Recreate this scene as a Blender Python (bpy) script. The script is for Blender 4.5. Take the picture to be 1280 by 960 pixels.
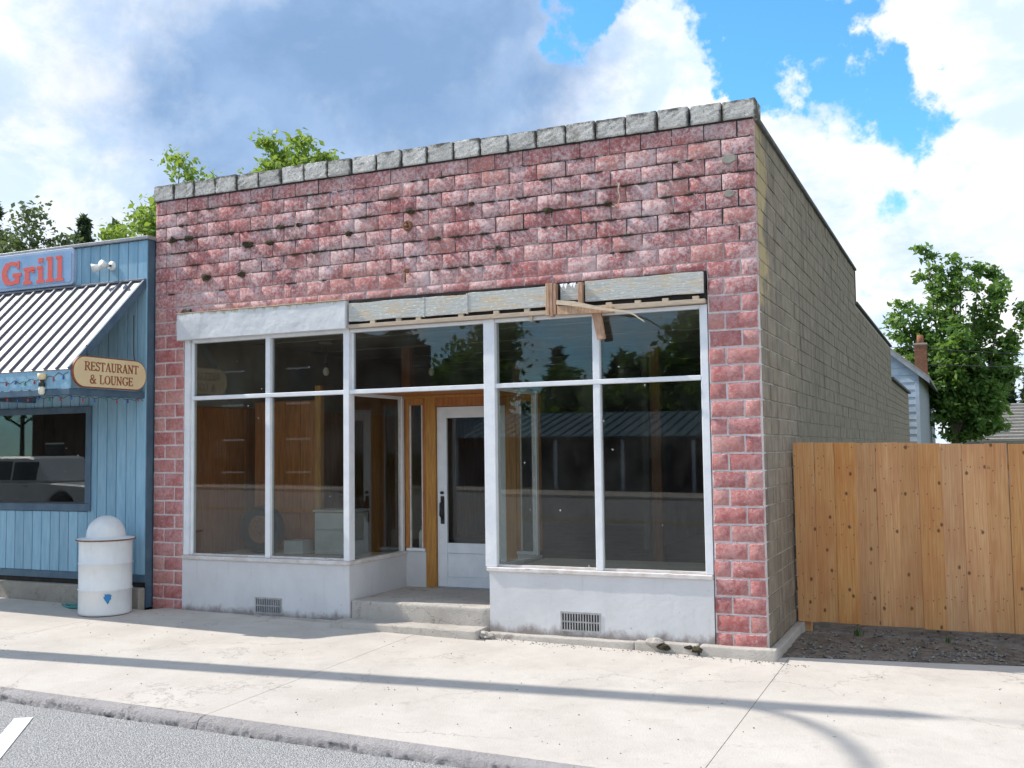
import bpy, bmesh, math, random
import numpy as np
from math import sin, cos, pi, radians, atan2, sqrt, tan
from mathutils import Vector, Matrix, noise as mnoise

random.seed(7)
S = bpy.context.scene
COL = S.collection
for o in list(bpy.data.objects):
    bpy.data.objects.remove(o)

# ------------------------------------------------------------------ camera
YAW, PITCH, ROLL = -0.418894, 0.0647186, -0.0128564
f = Vector((sin(YAW) * cos(PITCH), cos(YAW) * cos(PITCH), sin(PITCH)))
r = Vector((cos(YAW), -sin(YAW), 0))
u = r.cross(f)
cr, sr = cos(ROLL), sin(ROLL)
right, up = cr * r + sr * u, cr * u - sr * r
cam = bpy.data.cameras.new('camera')
cam_o = bpy.data.objects.new('camera', cam)
COL.objects.link(cam_o)
cam.sensor_width = 36
cam.lens = 1279.31 / 1280 * 36
cam.clip_end = 3000
cam_o.matrix_world = Matrix(((right.x, up.x, -f.x, 1.708), (right.y, up.y, -f.y, -9.393),
                             (right.z, up.z, -f.z, 1.763), (0, 0, 0, 1)))
S.camera = cam_o

# ------------------------------------------------------------------ sun and sky
SUN_AZ, SUN_EL = radians(7.8), radians(44.8)      # light travels +x, slightly +y
L = Vector((cos(SUN_AZ) * cos(SUN_EL), sin(SUN_AZ) * cos(SUN_EL), -sin(SUN_EL)))
sun = bpy.data.lights.new('sun', 'SUN')
sun.energy = 4.6
sun.angle = radians(0.53)
sun.color = (1.0, 0.95, 0.87)
sun_o = bpy.data.objects.new('sun', sun)
sun_o.rotation_euler = L.to_track_quat('-Z', 'Y').to_euler()
sun_o.location = (-30, -5, 30)
COL.objects.link(sun_o)

S.view_settings.view_transform = 'Standard'
S.view_settings.look = 'None'
S.view_settings.gamma = 1
S.view_settings.use_curve_mapping = False
S.view_settings.exposure = 0.28


class NT:
    def __init__(self, tree):
        self.t = tree
        tree.nodes.clear()

    def n(self, typ, _props=None, **ins):
        nd = self.t.nodes.new(typ)
        for k, v in (_props or {}).items():
            setattr(nd, k, v)
        for k, v in ins.items():
            self.set(nd, k, v)
        return nd

    def set(self, nd, k, v):
        sock = nd.inputs[int(k[1:])] if k[0] == 'i' and k[1:].isdigit() else nd.inputs[k.replace('_', ' ')]
        if isinstance(v, bpy.types.NodeSocket):
            self.t.links.new(v, sock)
        else:
            if sock.type == 'RGBA' and len(v) == 3:
                v = (*v, 1)
            sock.default_value = v

    def math(self, op, a, b=0.0, c=0.0, clamp=False):
        return self.n('ShaderNodeMath', dict(operation=op, use_clamp=clamp), i0=a, i1=b, i2=c).outputs[0]

    def mix(self, fac, a, b, blend='MIX'):
        nd = self.n('ShaderNodeMix', dict(data_type='RGBA', blend_type=blend))
        for i, v in ((0, fac), (6, a), (7, b)):
            if isinstance(v, bpy.types.NodeSocket):
                self.t.links.new(v, nd.inputs[i])
            else:
                nd.inputs[i].default_value = v if i == 0 else ((*v, 1) if len(v) == 3 else v)
        return nd.outputs[2]

    def noise(self, vec, scale, detail=5, rough=.55, dist=0.0):
        return self.n('ShaderNodeTexNoise', Vector=vec, Scale=scale, Detail=detail, Roughness=rough, Distortion=dist).outputs[0]

    def ss(self, v, lo, hi, a=0.0, b=1.0):
        nd = self.n('ShaderNodeMapRange', dict(interpolation_type='SMOOTHSTEP'))
        for i, x in enumerate((v, lo, hi, a, b)):
            if isinstance(x, bpy.types.NodeSocket):
                self.t.links.new(x, nd.inputs[i])
            else:
                nd.inputs[i].default_value = x
        return nd.outputs[0]

    def scaled(self, vec, s):
        return self.n('ShaderNodeVectorMath', dict(operation='MULTIPLY'), i0=vec, i1=s).outputs[0]


def px_dir(x, y):
    v = right * ((x - 640) / 1279.31) - up * ((y - 480) / 1279.31) + f
    return v.normalized()


W = bpy.data.worlds.new('World')
S.world = W
W.use_nodes = True
nt = NT(W.node_tree)
sky = nt.n('ShaderNodeTexSky', dict(sky_type='NISHITA', sun_disc=False))
sky.sun_elevation = SUN_EL
sky.sun_rotation = atan2(-L.x, -L.y)
sky.altitude = 300
sky.air_density = 1.0
sky.dust_density = 0.4
sky.ozone_density = 2.0
co = nt.n('ShaderNodeTexCoord').outputs['Generated']
sep = nt.n('ShaderNodeSeparateXYZ', Vector=co)
# cloud layer coordinates: direction projected on a flat layer overhead
den = nt.math('ADD', nt.math('MAXIMUM', sep.outputs[2], 0.0), 0.30)
lay = nt.n('ShaderNodeCombineXYZ', X=nt.math('DIVIDE', sep.outputs[0], den), Y=nt.math('DIVIDE', sep.outputs[1], den), Z=0.35).outputs[0]
n_big = nt.noise(lay, 1.5, 9, .56, .25)
n_mid = nt.noise(co, 7.0, 8, .6, .3)
n_fine = nt.noise(lay, 5.0, 8, .62, .2)
warp = nt.n('ShaderNodeTexNoise', Vector=co, Scale=5.5, Detail=7.0, Roughness=.62)
wv = nt.n('ShaderNodeVectorMath', dict(operation='MULTIPLY_ADD'), i0=warp.outputs['Color'], i1=(.36, .36, .36), i2=co).outputs[0]
wv = nt.n('ShaderNodeVectorMath', dict(operation='SUBTRACT'), i0=wv, i1=(.18, .18, .18)).outputs[0]


def blob(x, y, rad, soft):
    d = nt.n('ShaderNodeVectorMath', dict(operation='DISTANCE'), i0=wv, i1=tuple(px_dir(x, y))).outputs['Value']
    return nt.ss(d, rad * (1 - soft), rad * (1 + soft), 1.0, 0.0)


cover = nt.math('ADD', nt.math('MULTIPLY', n_big, 1.0), nt.math('MULTIPLY', n_mid, .35))
# clear gaps between the clouds, as they stand that day
gaps = [(975, 45, .050, .7, .55), (890, 8, .05, .7, .5), (690, -30, .030, .9, .42), (735, -60, .05, .9, .48), (1060, 75, .045, .8, .5), (1120, 95, .03, .8, .4), (72, 143, .016, .9, .4),
        (1255, 132, .024, .8, .5), (1105, 372, .022, .9, .25), (1060, 215, .018, .9, .25), (1215, 355, .03, .9, .16)]
acc = None
for x, y, rd, so, k in gaps:
    b = nt.math('MULTIPLY', blob(x, y, rd, so), k)
    acc = b if acc is None else nt.math('ADD', acc, b)
banks = [(420, 90, .30, .45, .30), (60, 180, .25, .5, .30), (795, 95, .075, .6, .42), (1180, 300, .22, .5, .25), (1170, 30, .10, .5, .28)]
acb = None
for x, y, rd, so, k in banks:
    b = nt.math('MULTIPLY', blob(x, y, rd, so), k)
    acb = b if acb is None else nt.math('ADD', acb, b)
cov = nt.math('SUBTRACT', nt.math('ADD', cover, acb), acc)
mask = nt.ss(nt.math('ADD', cov, nt.math('MULTIPLY', nt.math('SUBTRACT', nt.noise(co, 26, 8, .65, .3), .5), .30)), .44, .80)
# grey undersides: thick parts away from the sun
dark_big = nt.math('MAXIMUM', blob(470, 60, .19, .45), nt.math('MULTIPLY', blob(310, 120, .14, .7), .9))
thick = nt.ss(nt.noise(lay, 2.3, 6, .55, .1), .48, .70)
shade = nt.math('ADD', nt.math('MULTIPLY', dark_big, nt.ss(n_mid, .25, .68, .84, 1.0)), nt.math('MULTIPLY', thick, .28), clamp=True)
wisp = nt.ss(nt.math('ADD', nt.math('MULTIPLY', n_fine, .6), nt.math('MULTIPLY', nt.noise(co, 13, 8, .62, .4), .4)), .40, .60)
ccol = nt.mix(wisp, (.66, .80, 1.0), (1.02, 1.02, 1.02))
ccol = nt.mix(shade, ccol, nt.mix(nt.ss(nt.noise(co, 9, 7, .6, .3), .35, .68), (.225, .365, .60), (.31, .46, .71)))
bg_sky = nt.n('ShaderNodeBackground', Color=nt.mix(1.0, sky.outputs[0], (.66, 1.30, 1.58), 'MULTIPLY'), Strength=.15)
bg_cl = nt.n('ShaderNodeBackground', Color=ccol, Strength=.98)
mx = nt.n('ShaderNodeMixShader', i0=mask, i1=bg_sky.outputs[0], i2=bg_cl.outputs[0])
out = nt.n('ShaderNodeOutputWorld', Surface=mx.outputs[0])

# ------------------------------------------------------------------ materials
MATS = {}


def newmat(name):
    m = bpy.data.materials.new(name)
    m.use_nodes = True
    t = NT(m.node_tree)
    pos = t.n('ShaderNodeNewGeometry').outputs['Position']
    MATS[name] = m
    return m, t, pos


def finish(t, col, rough=.8, bump=None, bd=.01, metal=0.0, spec=.4, trans=None):
    kw = dict(Base_Color=col, Roughness=rough, Metallic=metal)
    b = t.n('ShaderNodeBsdfPrincipled', **kw)
    b.inputs['Specular IOR Level'].default_value = spec
    if bump is not None:
        bn = t.n('ShaderNodeBump', Height=bump, Distance=bd, Strength=1.0)
        t.set(b, 'Normal', bn.outputs[0])
    s = b.outputs[0]
    if trans is not None:
        tr = t.n('ShaderNodeBsdfTranslucent', Color=trans)
        s = t.n('ShaderNodeMixShader', i0=.35, i1=s, i2=tr.outputs[0]).outputs[0]
    t.n('ShaderNodeOutputMaterial', Surface=s)


def simple(name, c1, c2, scale=6, detail=6, rough=.8, bump=0.0, bscale=80, metal=0.0, stretch=(1, 1, 1), rnd=0.0, lo=.35, hi=.65, spec=.4):
    """two-tone noise colour, optional per-object variation and fine bump"""
    m, t, pos = newmat(name)
    v = t.scaled(pos, stretch)
    fac = t.ss(t.noise(v, scale, detail, .6), lo, hi)
    col = t.mix(fac, c1, c2)
    if rnd:
        rn = t.n('ShaderNodeObjectInfo').outputs['Random']
        hsv = t.n('ShaderNodeHueSaturation', Color=col, Value=t.math('MULTIPLY_ADD', rn, 2 * rnd, 1 - rnd), Hue=t.math('MULTIPLY_ADD', rn, .02, .49))
        col = hsv.outputs[0]
    bm = t.noise(v, bscale, 6, .65) if bump else None
    finish(t, col, rough, bm, bump, metal, spec)
    return m


# painted rock-faced bricks
m, t, pos = newmat('painted_brick')
oi = t.n('ShaderNodeObjectInfo')
rn = oi.outputs['Random']
sp = t.n('ShaderNodeSeparateXYZ', Vector=pos)
gen = t.n('ShaderNodeSeparateXYZ', Vector=t.n('ShaderNodeTexCoord').outputs['Generated'])
base = t.mix(t.ss(t.noise(pos, 9, 5, .62), .32, .68), (.385, .112, .105), (.52, .205, .19))
base = t.mix(t.math('MULTIPLY', t.ss(rn, .4, 1.0), .5), base, (.55, .28, .235))
base = t.mix(t.math('MULTIPLY', t.ss(t.math('FRACT', t.math('MULTIPLY', rn, 5.7)), .7, 1.0), .4), base, (.30, .10, .10))
n1 = t.noise(pos, 26, 10, .78)
worn = t.ss(t.math('ADD', n1, t.math('MULTIPLY', t.noise(pos, 2.4, 5, .55), .5)), .66, .88)
upper = t.ss(sp.outputs[2], 2.9, 3.7, .30, .84)
base = t.mix(t.math('MULTIPLY', worn, upper), base, (.74, .59, .585))
grey = t.ss(t.noise(pos, 6, 9, .74, .8), .58, .70)
base = t.mix(t.math('MULTIPLY', grey, t.math('MULTIPLY', upper, .6)), base, (.60, .51, .51))
streak = t.ss(t.noise(t.scaled(pos, (7, 7, 1.1)), 3.5, 7, .7), .56, .70)
base = t.mix(t.math('MULTIPLY', streak, t.math('MULTIPLY', upper, .32)), base, (.72, .60, .60))
# mortar wiped over the arrises of each brick
ex = t.math('MINIMUM', gen.outputs[0], t.math('SUBTRACT', 1.0, gen.outputs[0]))
ez = t.math('MINIMUM', gen.outputs[2], t.math('SUBTRACT', 1.0, gen.outputs[2]))
ed = t.math('MINIMUM', t.math('MULTIPLY', ex, 1.9), ez)
sm = t.ss(t.math('ADD', ed, t.math('MULTIPLY', t.math('SUBTRACT', t.noise(pos, 30, 6, .75), .5), .28)), .0, .055, 1.0, 0.0)
base = t.mix(t.math('MULTIPLY', sm, t.ss(sp.outputs[2], 3.0, 3.9, .85, .4)), base, (.66, .54, .54))
# moss and soot of the weathered upper wall
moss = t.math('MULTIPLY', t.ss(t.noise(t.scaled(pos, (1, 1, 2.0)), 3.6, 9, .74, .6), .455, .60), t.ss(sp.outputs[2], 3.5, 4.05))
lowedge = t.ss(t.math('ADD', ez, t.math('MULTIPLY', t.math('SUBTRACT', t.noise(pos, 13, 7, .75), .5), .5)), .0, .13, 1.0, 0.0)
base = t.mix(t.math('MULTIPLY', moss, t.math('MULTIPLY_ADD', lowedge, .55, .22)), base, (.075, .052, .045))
chips = t.ss(t.noise(pos, 55, 4, .6), .66, .70)
base = t.mix(t.math('MULTIPLY', chips, .75), base, (.72, .67, .63))
finish(t, base, .88, t.math('ADD', t.noise(pos, 75, 8, .75), t.math('MULTIPLY', t.noise(pos, 24, 6, .68), 1.0)), .009, spec=.15)

m, t, pos = newmat('mortar')
sp = t.n('ShaderNodeSeparateXYZ', Vector=pos)
c = t.mix(t.ss(t.noise(pos, 11, 7, .65), .35, .65), (.68, .58, .57), (.76, .69, .67))
c = t.mix(t.ss(t.noise(pos, 30, 5, .6), .60, .7), c, (.52, .28, .27))
dk = t.math('MULTIPLY', t.ss(t.noise(pos, 3.1, 7, .68, .6), .40, .47), t.ss(sp.outputs[2], 3.4, 3.9))  # upper joints stained dark, shadow under the bed joints painted in too
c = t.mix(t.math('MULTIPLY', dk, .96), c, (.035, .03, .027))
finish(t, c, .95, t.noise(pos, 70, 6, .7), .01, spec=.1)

m, t, pos = newmat('coping_stone')
gen = t.n('ShaderNodeSeparateXYZ', Vector=t.n('ShaderNodeTexCoord').outputs['Generated'])
c = t.mix(t.ss(t.noise(pos, 9, 9, .75), .35, .66), (.56, .53, .49), (.76, .73, .68))
c = t.mix(t.math('MULTIPLY', t.ss(t.noise(pos, 34, 8, .78), .52, .64), .6), c, (.07, .062, .052))
nz = t.math('MULTIPLY', t.math('SUBTRACT', t.noise(pos, 9, 7, .72), .5), .9)
ex = t.math('MINIMUM', gen.outputs[0], t.math('SUBTRACT', 1.0, gen.outputs[0]))
jt = t.ss(t.math('ADD', ex, t.math('MULTIPLY', nz, .5)), .0, .10, 1.0, 0.0)
tp = t.ss(t.math('ADD', t.math('SUBTRACT', 1.0, gen.outputs[2]), t.math('MULTIPLY', nz, 1.1)), .0, .22, 1.0, 0.0)
c = t.mix(t.math('MULTIPLY', t.math('MAXIMUM', jt, tp), .8), c, (.055, .048, .036))
c = t.mix(t.math('MULTIPLY', t.ss(t.noise(pos, 4.2, 6, .6), .58, .7), .5), c, (.15, .135, .08))
rn = t.n('ShaderNodeObjectInfo').outputs['Random']
c = t.n('ShaderNodeHueSaturation', Color=c, Value=t.math('MULTIPLY_ADD', rn, .30, .86)).outputs[0]
finish(t, c, .95, t.math('ADD', t.noise(pos, 90, 8, .75), t.noise(pos, 28, 8, .75)), .02, spec=.1)

m, t, pos = newmat('side_block')
sp = t.n('ShaderNodeSeparateXYZ', Vector=pos)
c = t.mix(t.ss(t.noise(pos, 5, 8, .65), .3, .7), (.24, .198, .152), (.335, .28, .215))
st = t.ss(t.noise(t.scaled(pos, (1, 2.2, .16)), 3.5, 6, .6), .48, .68)
c = t.mix(t.math('MULTIPLY', st, .55), c, (.12, .10, .085))
yl = t.ss(t.math('ADD', t.noise(pos, 2.2, 4, .5), t.math('MULTIPLY', t.ss(sp.outputs[1], .2, 1.1, .36, 0), t.ss(sp.outputs[2], 2.6, 3.4))), .70, .84)
c = t.mix(t.math('MULTIPLY', yl, .75), c, (.54, .41, .22))
pk = t.ss(t.noise(pos, 6, 7, .75), .66, .76)
c = t.mix(t.math('MULTIPLY', pk, .5), c, (.45, .28, .20))
rn = t.n('ShaderNodeObjectInfo').outputs['Random']
c = t.n('ShaderNodeHueSaturation', Color=c, Value=t.math('MULTIPLY_ADD', rn, .16, .92)).outputs[0]
finish(t, c, .95, t.noise(pos, 50, 8, .7), .012, spec=.1)
simple('side_mortar', (.30, .265, .22), (.42, .37, .30), 6, bump=.006)

# white paint, dirty
m, t, pos = newmat('kick_paint')
sp = t.n('ShaderNodeSeparateXYZ', Vector=pos)
c = t.mix(t.ss(t.noise(pos, 2.2, 6, .6), .3, .7), (.585, .575, .58), (.65, .64, .645))
c = t.mix(t.math('MULTIPLY', t.ss(t.noise(t.scaled(pos, (6, 6, .8)), 3, 6, .6), .55, .75), .18), c, (.36, .32, .28))
mud = t.ss(t.math('ADD', t.math('MULTIPLY', sp.outputs[2], -4.6), t.math('MULTIPLY', t.noise(t.scaled(pos, (1.1, 1.1, .7)), 4.5, 9, .75), 1.6)), .50, .98)
c = t.mix(t.math('MULTIPLY', mud, .8), c, (.17, .13, .11))
c = t.mix(t.ss(t.noise(pos, 34, 4, .5), .73, .77), c, (.25, .2, .17))
finish(t, c, .65, t.noise(pos, 18, 6, .6), .0025)

m, t, pos = newmat('frame_paint')
c = t.mix(t.ss(t.noise(pos, 5, 7, .6), .3, .7), (.70, .71, .74), (.80, .80, .81))
c = t.mix(t.math('MULTIPLY', t.ss(t.noise(pos, 16, 8, .75), .62, .74), .8), c, (.42, .34, .27))
finish(t, c, .55, t.noise(pos, 40, 6, .6), .003)

m, t, pos = newmat('sill_paint')
c = t.mix(t.ss(t.noise(pos, 6, 7, .65), .35, .65), (.70, .66, .64), (.58, .52, .48))
c = t.mix(t.ss(t.noise(t.scaled(pos, (1, 3, 5)), 9, 8, .75), .56, .70), c, (.25, .16, .10))
finish(t, c, .8, t.noise(pos, 60, 6, .7), .005)

m, t, pos = newmat('rusted_panel')
sp = t.n('ShaderNodeSeparateXYZ', Vector=pos)
c = t.mix(t.ss(t.noise(pos, 2.5, 5, .6), .3, .7), (.60, .60, .60), (.67, .67, .67))
ru = t.ss(t.math('ADD', t.math('MULTIPLY', t.math('SUBTRACT', sp.outputs[2], 3.41), 5.0), t.math('MULTIPLY', t.noise(t.scaled(pos, (2, 2, .8)), 6, 8, .7), 1.35)), .50, .72)
c = t.mix(t.math('MULTIPLY', ru, .8), c, (.42, .29, .12))
finish(t, c, .5, t.noise(pos, 7, 3, .5), .012)

m, t, pos = newmat('weathered_board')
rn = t.n('ShaderNodeObjectInfo').outputs['Random']
g = t.noise(t.scaled(pos, (1.2, 6, 22)), 5, 8, .7, .4)
c = t.mix(t.ss(g, .3, .7), (.62, .59, .53), (.43, .46, .45))
c = t.mix(t.math('MULTIPLY', t.ss(t.math('ADD', t.noise(t.scaled(pos, (1, 5, 4)), 3.3, 7, .7), t.math('MULTIPLY', rn, .1)), .52, .68), .8), c, (.62, .49, .33))
c = t.mix(t.ss(t.noise(t.scaled(pos, (2, 8, 8)), 10, 6, .7), .56, .64), c, (.80, .80, .76))
c = t.mix(t.ss(t.noise(pos, 25, 6, .7), .66, .72), c, (.10, .08, .06))
finish(t, c, .9, g, .012, spec=.1)

simple('raw_wood', (.42, .23, .14), (.55, .36, .24), 9, rough=.85, bump=.006, stretch=(8, 8, 1.2), rnd=.15)
simple('pale_wood', (.62, .50, .36), (.50, .40, .30), 9, rough=.85, bump=.006, stretch=(1.2, 8, 8), rnd=.1)
simple('varnished_wood', (.50, .22, .055), (.36, .14, .035), 6, rough=.45, bump=.003, stretch=(9, 9, .7), rnd=.08)
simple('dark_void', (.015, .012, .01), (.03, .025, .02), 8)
simple('cracked_black', (.02, .02, .02), (.05, .045, .04), 20)

# concrete
def concrete(name, a, b, dirt, k=.5, bump=.006):
    m, t, pos = newmat(name)
    c = t.mix(t.ss(t.noise(pos, 1.6, 8, .65), .3, .7), a, b)
    c = t.mix(t.math('MULTIPLY', t.ss(t.noise(pos, 4.7, 8, .75, .5), .52, .74), k), c, dirt)
    c = t.mix(t.math('MULTIPLY', t.ss(t.noise(pos, 110, 4, .6), .60, .72), .45), c, dirt)
    c = t.mix(t.math('MULTIPLY', t.ss(t.noise(t.scaled(pos, (1, 1, 1)), 17, 3, .5), .70, .73), .55), c, dirt)
    # hairline cracks, oil drips and trodden gum
    dv = t.n('ShaderNodeVectorMath', dict(operation='MULTIPLY_ADD'), i0=t.n('ShaderNodeTexNoise', Vector=pos, Scale=3.0, Detail=6.0, Roughness=.65).outputs['Color'], i1=(.5, .5, .5), i2=pos).outputs[0]
    cr_ = t.n('ShaderNodeTexVoronoi', dict(feature='DISTANCE_TO_EDGE'), Vector=dv, Scale=.55).outputs['Distance']
    ck = t.math('MULTIPLY', t.ss(cr_, .0, .006, 1.0, 0.0), t.ss(t.noise(pos, .7, 3, .5), .44, .56))
    c = t.mix(t.math('MULTIPLY', ck, .42), c, (.12, .10, .085))
    gm = t.n('ShaderNodeTexVoronoi', Vector=pos, Scale=3.3)
    gs_ = t.math('MULTIPLY', t.ss(gm.outputs['Distance'], .045, .075, 1.0, 0.0), t.ss(t.n('ShaderNodeSeparateColor', Color=gm.outputs['Color']).outputs[0], .55, .6))
    c = t.mix(t.math('MULTIPLY', gs_, .5), c, (.16, .14, .125))
    bl = t.ss(t.noise(pos, .9, 6, .6, .8), .48, .66)
    c = t.mix(t.math('MULTIPLY', bl, .15), c, dirt)
    finish(t, c, .9, t.math('ADD', t.noise(pos, 60, 8, .7), t.math('MULTIPLY', t.noise(pos, 4, 5, .5), 1.5)), bump, spec=.2)


concrete('sidewalk', (.48, .435, .39), (.55, .505, .455), (.35, .31, .275), .5)
concrete('kerb', (.50, .465, .46), (.58, .54, .53), (.28, .25, .245), .55, .045)
concrete('step_concrete', (.43, .39, .345), (.54, .50, .45), (.13, .10, .09), .85, .012)
concrete('foundation', (.30, .275, .24), (.40, .37, .32), (.17, .15, .125), .7, .015)

m, t, pos = newmat('asphalt')
c = t.mix(t.ss(t.noise(pos, 1.3, 7, .6), .3, .7), (.41, .40, .395), (.49, .48, .47))
vo = t.n('ShaderNodeTexVoronoi', Vector=pos, Scale=85.0)
c = t.mix(t.ss(vo.outputs['Distance'], .25, .62), t.mix(t.ss(t.noise(pos, 40, 3, .5), .4, .6), c, (.60, .59, .575)), (.27, .265, .265))
finish(t, c, .92, t.math('ADD', vo.outputs['Distance'], t.noise(pos, 30, 6, .7)), .012, spec=.2)
simple('road_paint', (.72, .72, .71), (.52, .52, .51), 14, bump=.004, lo=.45, hi=.75)
simple('yellow_paint', (.62, .42, .06), (.45, .33, .10), 14, bump=.004)
simple('dirt', (.14, .112, .088), (.235, .195, .155), 7, 9, .98, bump=.03, bscale=26)
simple('pebble', (.12, .105, .09), (.26, .235, .205), 31, 3, .9, lo=.42, hi=.62)
simple('grass_ground', (.07, .10, .03), (.12, .13, .05), 3, 8, .95, bump=.05, bscale=12)
simple('moss', (.035, .028, .018), (.085, .07, .035), 40, 5, .98, bump=.02)
simple('weed', (.06, .11, .03), (.10, .16, .04), 20, 3, .8)

# blue building
m, t, pos = newmat('blue_siding')
rn = t.n('ShaderNodeObjectInfo').outputs['Random']
c = t.mix(t.ss(t.noise(t.scaled(pos, (6, 6, .8)), 4, 7, .6), .3, .7), (.20, .375, .50), (.275, .45, .57))
c = t.n('ShaderNodeHueSaturation', Color=c, Value=t.math('MULTIPLY_ADD', rn, .22, .89)).outputs[0]
c = t.mix(t.math('MULTIPLY', t.ss(t.noise(pos, 19, 8, .7), .62, .74), .4), c, (.38, .47, .52))
finish(t, c, .65, t.noise(t.scaled(pos, (20, 20, 1.5)), 5, 6, .6), .004)
simple('blue_trim', (.06, .105, .155), (.085, .14, .19), 5, rough=.6, bump=.003)
simple('metal_roof', (.27, .262, .275), (.33, .322, .335), 3, 5, .45, bump=.003, bscale=12, metal=.15, stretch=(4, .6, .6))
simple('rib_metal', (.14, .14, .16), (.19, .19, .21), 6, 5, .5)
simple('sign_blue', (.22, .36, .55), (.27, .41, .60), 4, rough=.5)
simple('sign_border', (.34, .42, .55), (.40, .48, .60), 5, rough=.5)
simple('sign_red', (.78, .115, .085), (.68, .14, .11), 8, rough=.5)
simple('sign_cream', (.80, .62, .36), (.74, .56, .32), 5, rough=.55, bump=.002)
simple('sign_brown', (.30, .085, .035), (.24, .06, .03), 8, rough=.6)
simple('white_plastic', (.78, .78, .74), (.70, .70, .66), 8, rough=.4)
simple('lamp_glass', (.80, .76, .60), (.72, .68, .55), 8, rough=.15, spec=.6)
simple('bulb_red', (.45, .06, .08), (.35, .05, .08), 8, rough=.2)
simple('bulb_blue', (.04, .09, .30), (.05, .12, .35), 8, rough=.2)
simple('bulb_green', (.04, .22, .14), (.05, .25, .12), 8, rough=.2)
simple('black_metal', (.02, .02, .022), (.04, .04, .042), 12, rough=.45)
simple('galvanised', (.35, .36, .37), (.46, .46, .47), 12, rough=.4, metal=.6)
simple('rust', (.16, .075, .045), (.26, .13, .075), 25, rough=.9, bump=.004)
simple('teal_strap', (.03, .20, .19), (.05, .28, .25), 20, rough=.6)

m, t, pos = newmat('drum_paint')
c = t.mix(t.ss(t.noise(pos, 3, 7, .6), .3, .7), (.66, .67, .68), (.76, .765, .76))
c = t.mix(t.ss(t.noise(pos, 15, 8, .75), .68, .75), c, (.33, .23, .16))
c = t.mix(t.math('MULTIPLY', t.ss(t.noise(t.scaled(pos, (5, 5, .7)), 5, 6, .6), .55, .75), .2), c, (.45, .40, .35))
finish(t, c, .42, t.noise(pos, 5, 4, .5), .012, spec=.45)
simple('blue_paint_mark', (.02, .18, .42), (.03, .22, .48), 20, rough=.5)

m, t, pos = newmat('cedar')
rn = t.n('ShaderNodeObjectInfo').outputs['Random']
off = t.n('ShaderNodeVectorMath', dict(operation='ADD'), i0=pos, i1=t.n('ShaderNodeCombineXYZ', X=t.math('MULTIPLY', rn, 37.0), Y=0.0, Z=t.math('MULTIPLY', rn, 91.0)).outputs[0]).outputs[0]
g = t.noise(t.scaled(off, (24, 24, .55)), 3, 7, .62, 1.2)
c = t.mix(t.ss(g, .3, .7), (.57, .28, .125), (.72, .425, .215))
g2 = t.noise(t.scaled(off, (70, 70, .8)), 3, 4, .6)
c = t.mix(t.math('MULTIPLY', t.ss(g2, .5, .75), .35), c, (.36, .17, .07))
c = t.mix(t.math('MULTIPLY', t.ss(t.noise(t.scaled(off, (2.5, 2.5, .7)), 2, 4, .5), .45, .65), .35), c, (.50, .20, .10))
c = t.n('ShaderNodeHueSaturation', Color=c, Value=t.math('MULTIPLY_ADD', rn, .16, .88), Saturation=t.math('MULTIPLY_ADD', t.math('FRACT', t.math('MULTIPLY', rn, 7.3)), .14, .98)).outputs[0]
so_ = t.n('ShaderNodeSeparateXYZ', Vector=off)
vk = t.n('ShaderNodeTexVoronoi', dict(voronoi_dimensions='2D'), Vector=t.n('ShaderNodeCombineXYZ', X=so_.outputs[0], Y=t.math('MULTIPLY', so_.outputs[2], .72), Z=0.0).outputs[0], Scale=5.0)
kn = t.ss(t.math('ADD', vk.outputs['Distance'], t.math('MULTIPLY', t.noise(off, 60, 3, .5), .05)), .05, .095, 1.0, 0.0)
vs_ = t.n('ShaderNodeTexVoronoi', dict(voronoi_dimensions='2D'), Vector=t.n('ShaderNodeCombineXYZ', X=so_.outputs[0], Y=t.math('MULTIPLY', so_.outputs[2], .8), Z=0.0).outputs[0], Scale=11.0)
ks = t.math('MULTIPLY', t.ss(vs_.outputs['Distance'], .05, .09, 1.0, 0.0), t.ss(t.n('ShaderNodeSeparateColor', Color=vs_.outputs['Color']).outputs[1], .62, .66))
c = t.mix(t.math('MULTIPLY', ks, .7), c, (.17, .075, .04))
kn = t.ss(t.math('ADD', vk.outputs['Distance'], t.math('MULTIPLY', t.noise(off, 60, 3, .5), .06)), .07, .125, 1.0, 0.0)
kn = t.math('MULTIPLY', kn, t.ss(t.n('ShaderNodeSeparateColor', Color=vk.outputs['Color']).outputs[0], .50, .56))
c = t.mix(t.math('MULTIPLY', kn, .85), c, (.13, .055, .03))
finish(t, c, .78, g2, .003, spec=.2)
simple('nail_head', (.10, .08, .07), (.14, .12, .10), 30, rough=.5)

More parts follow.
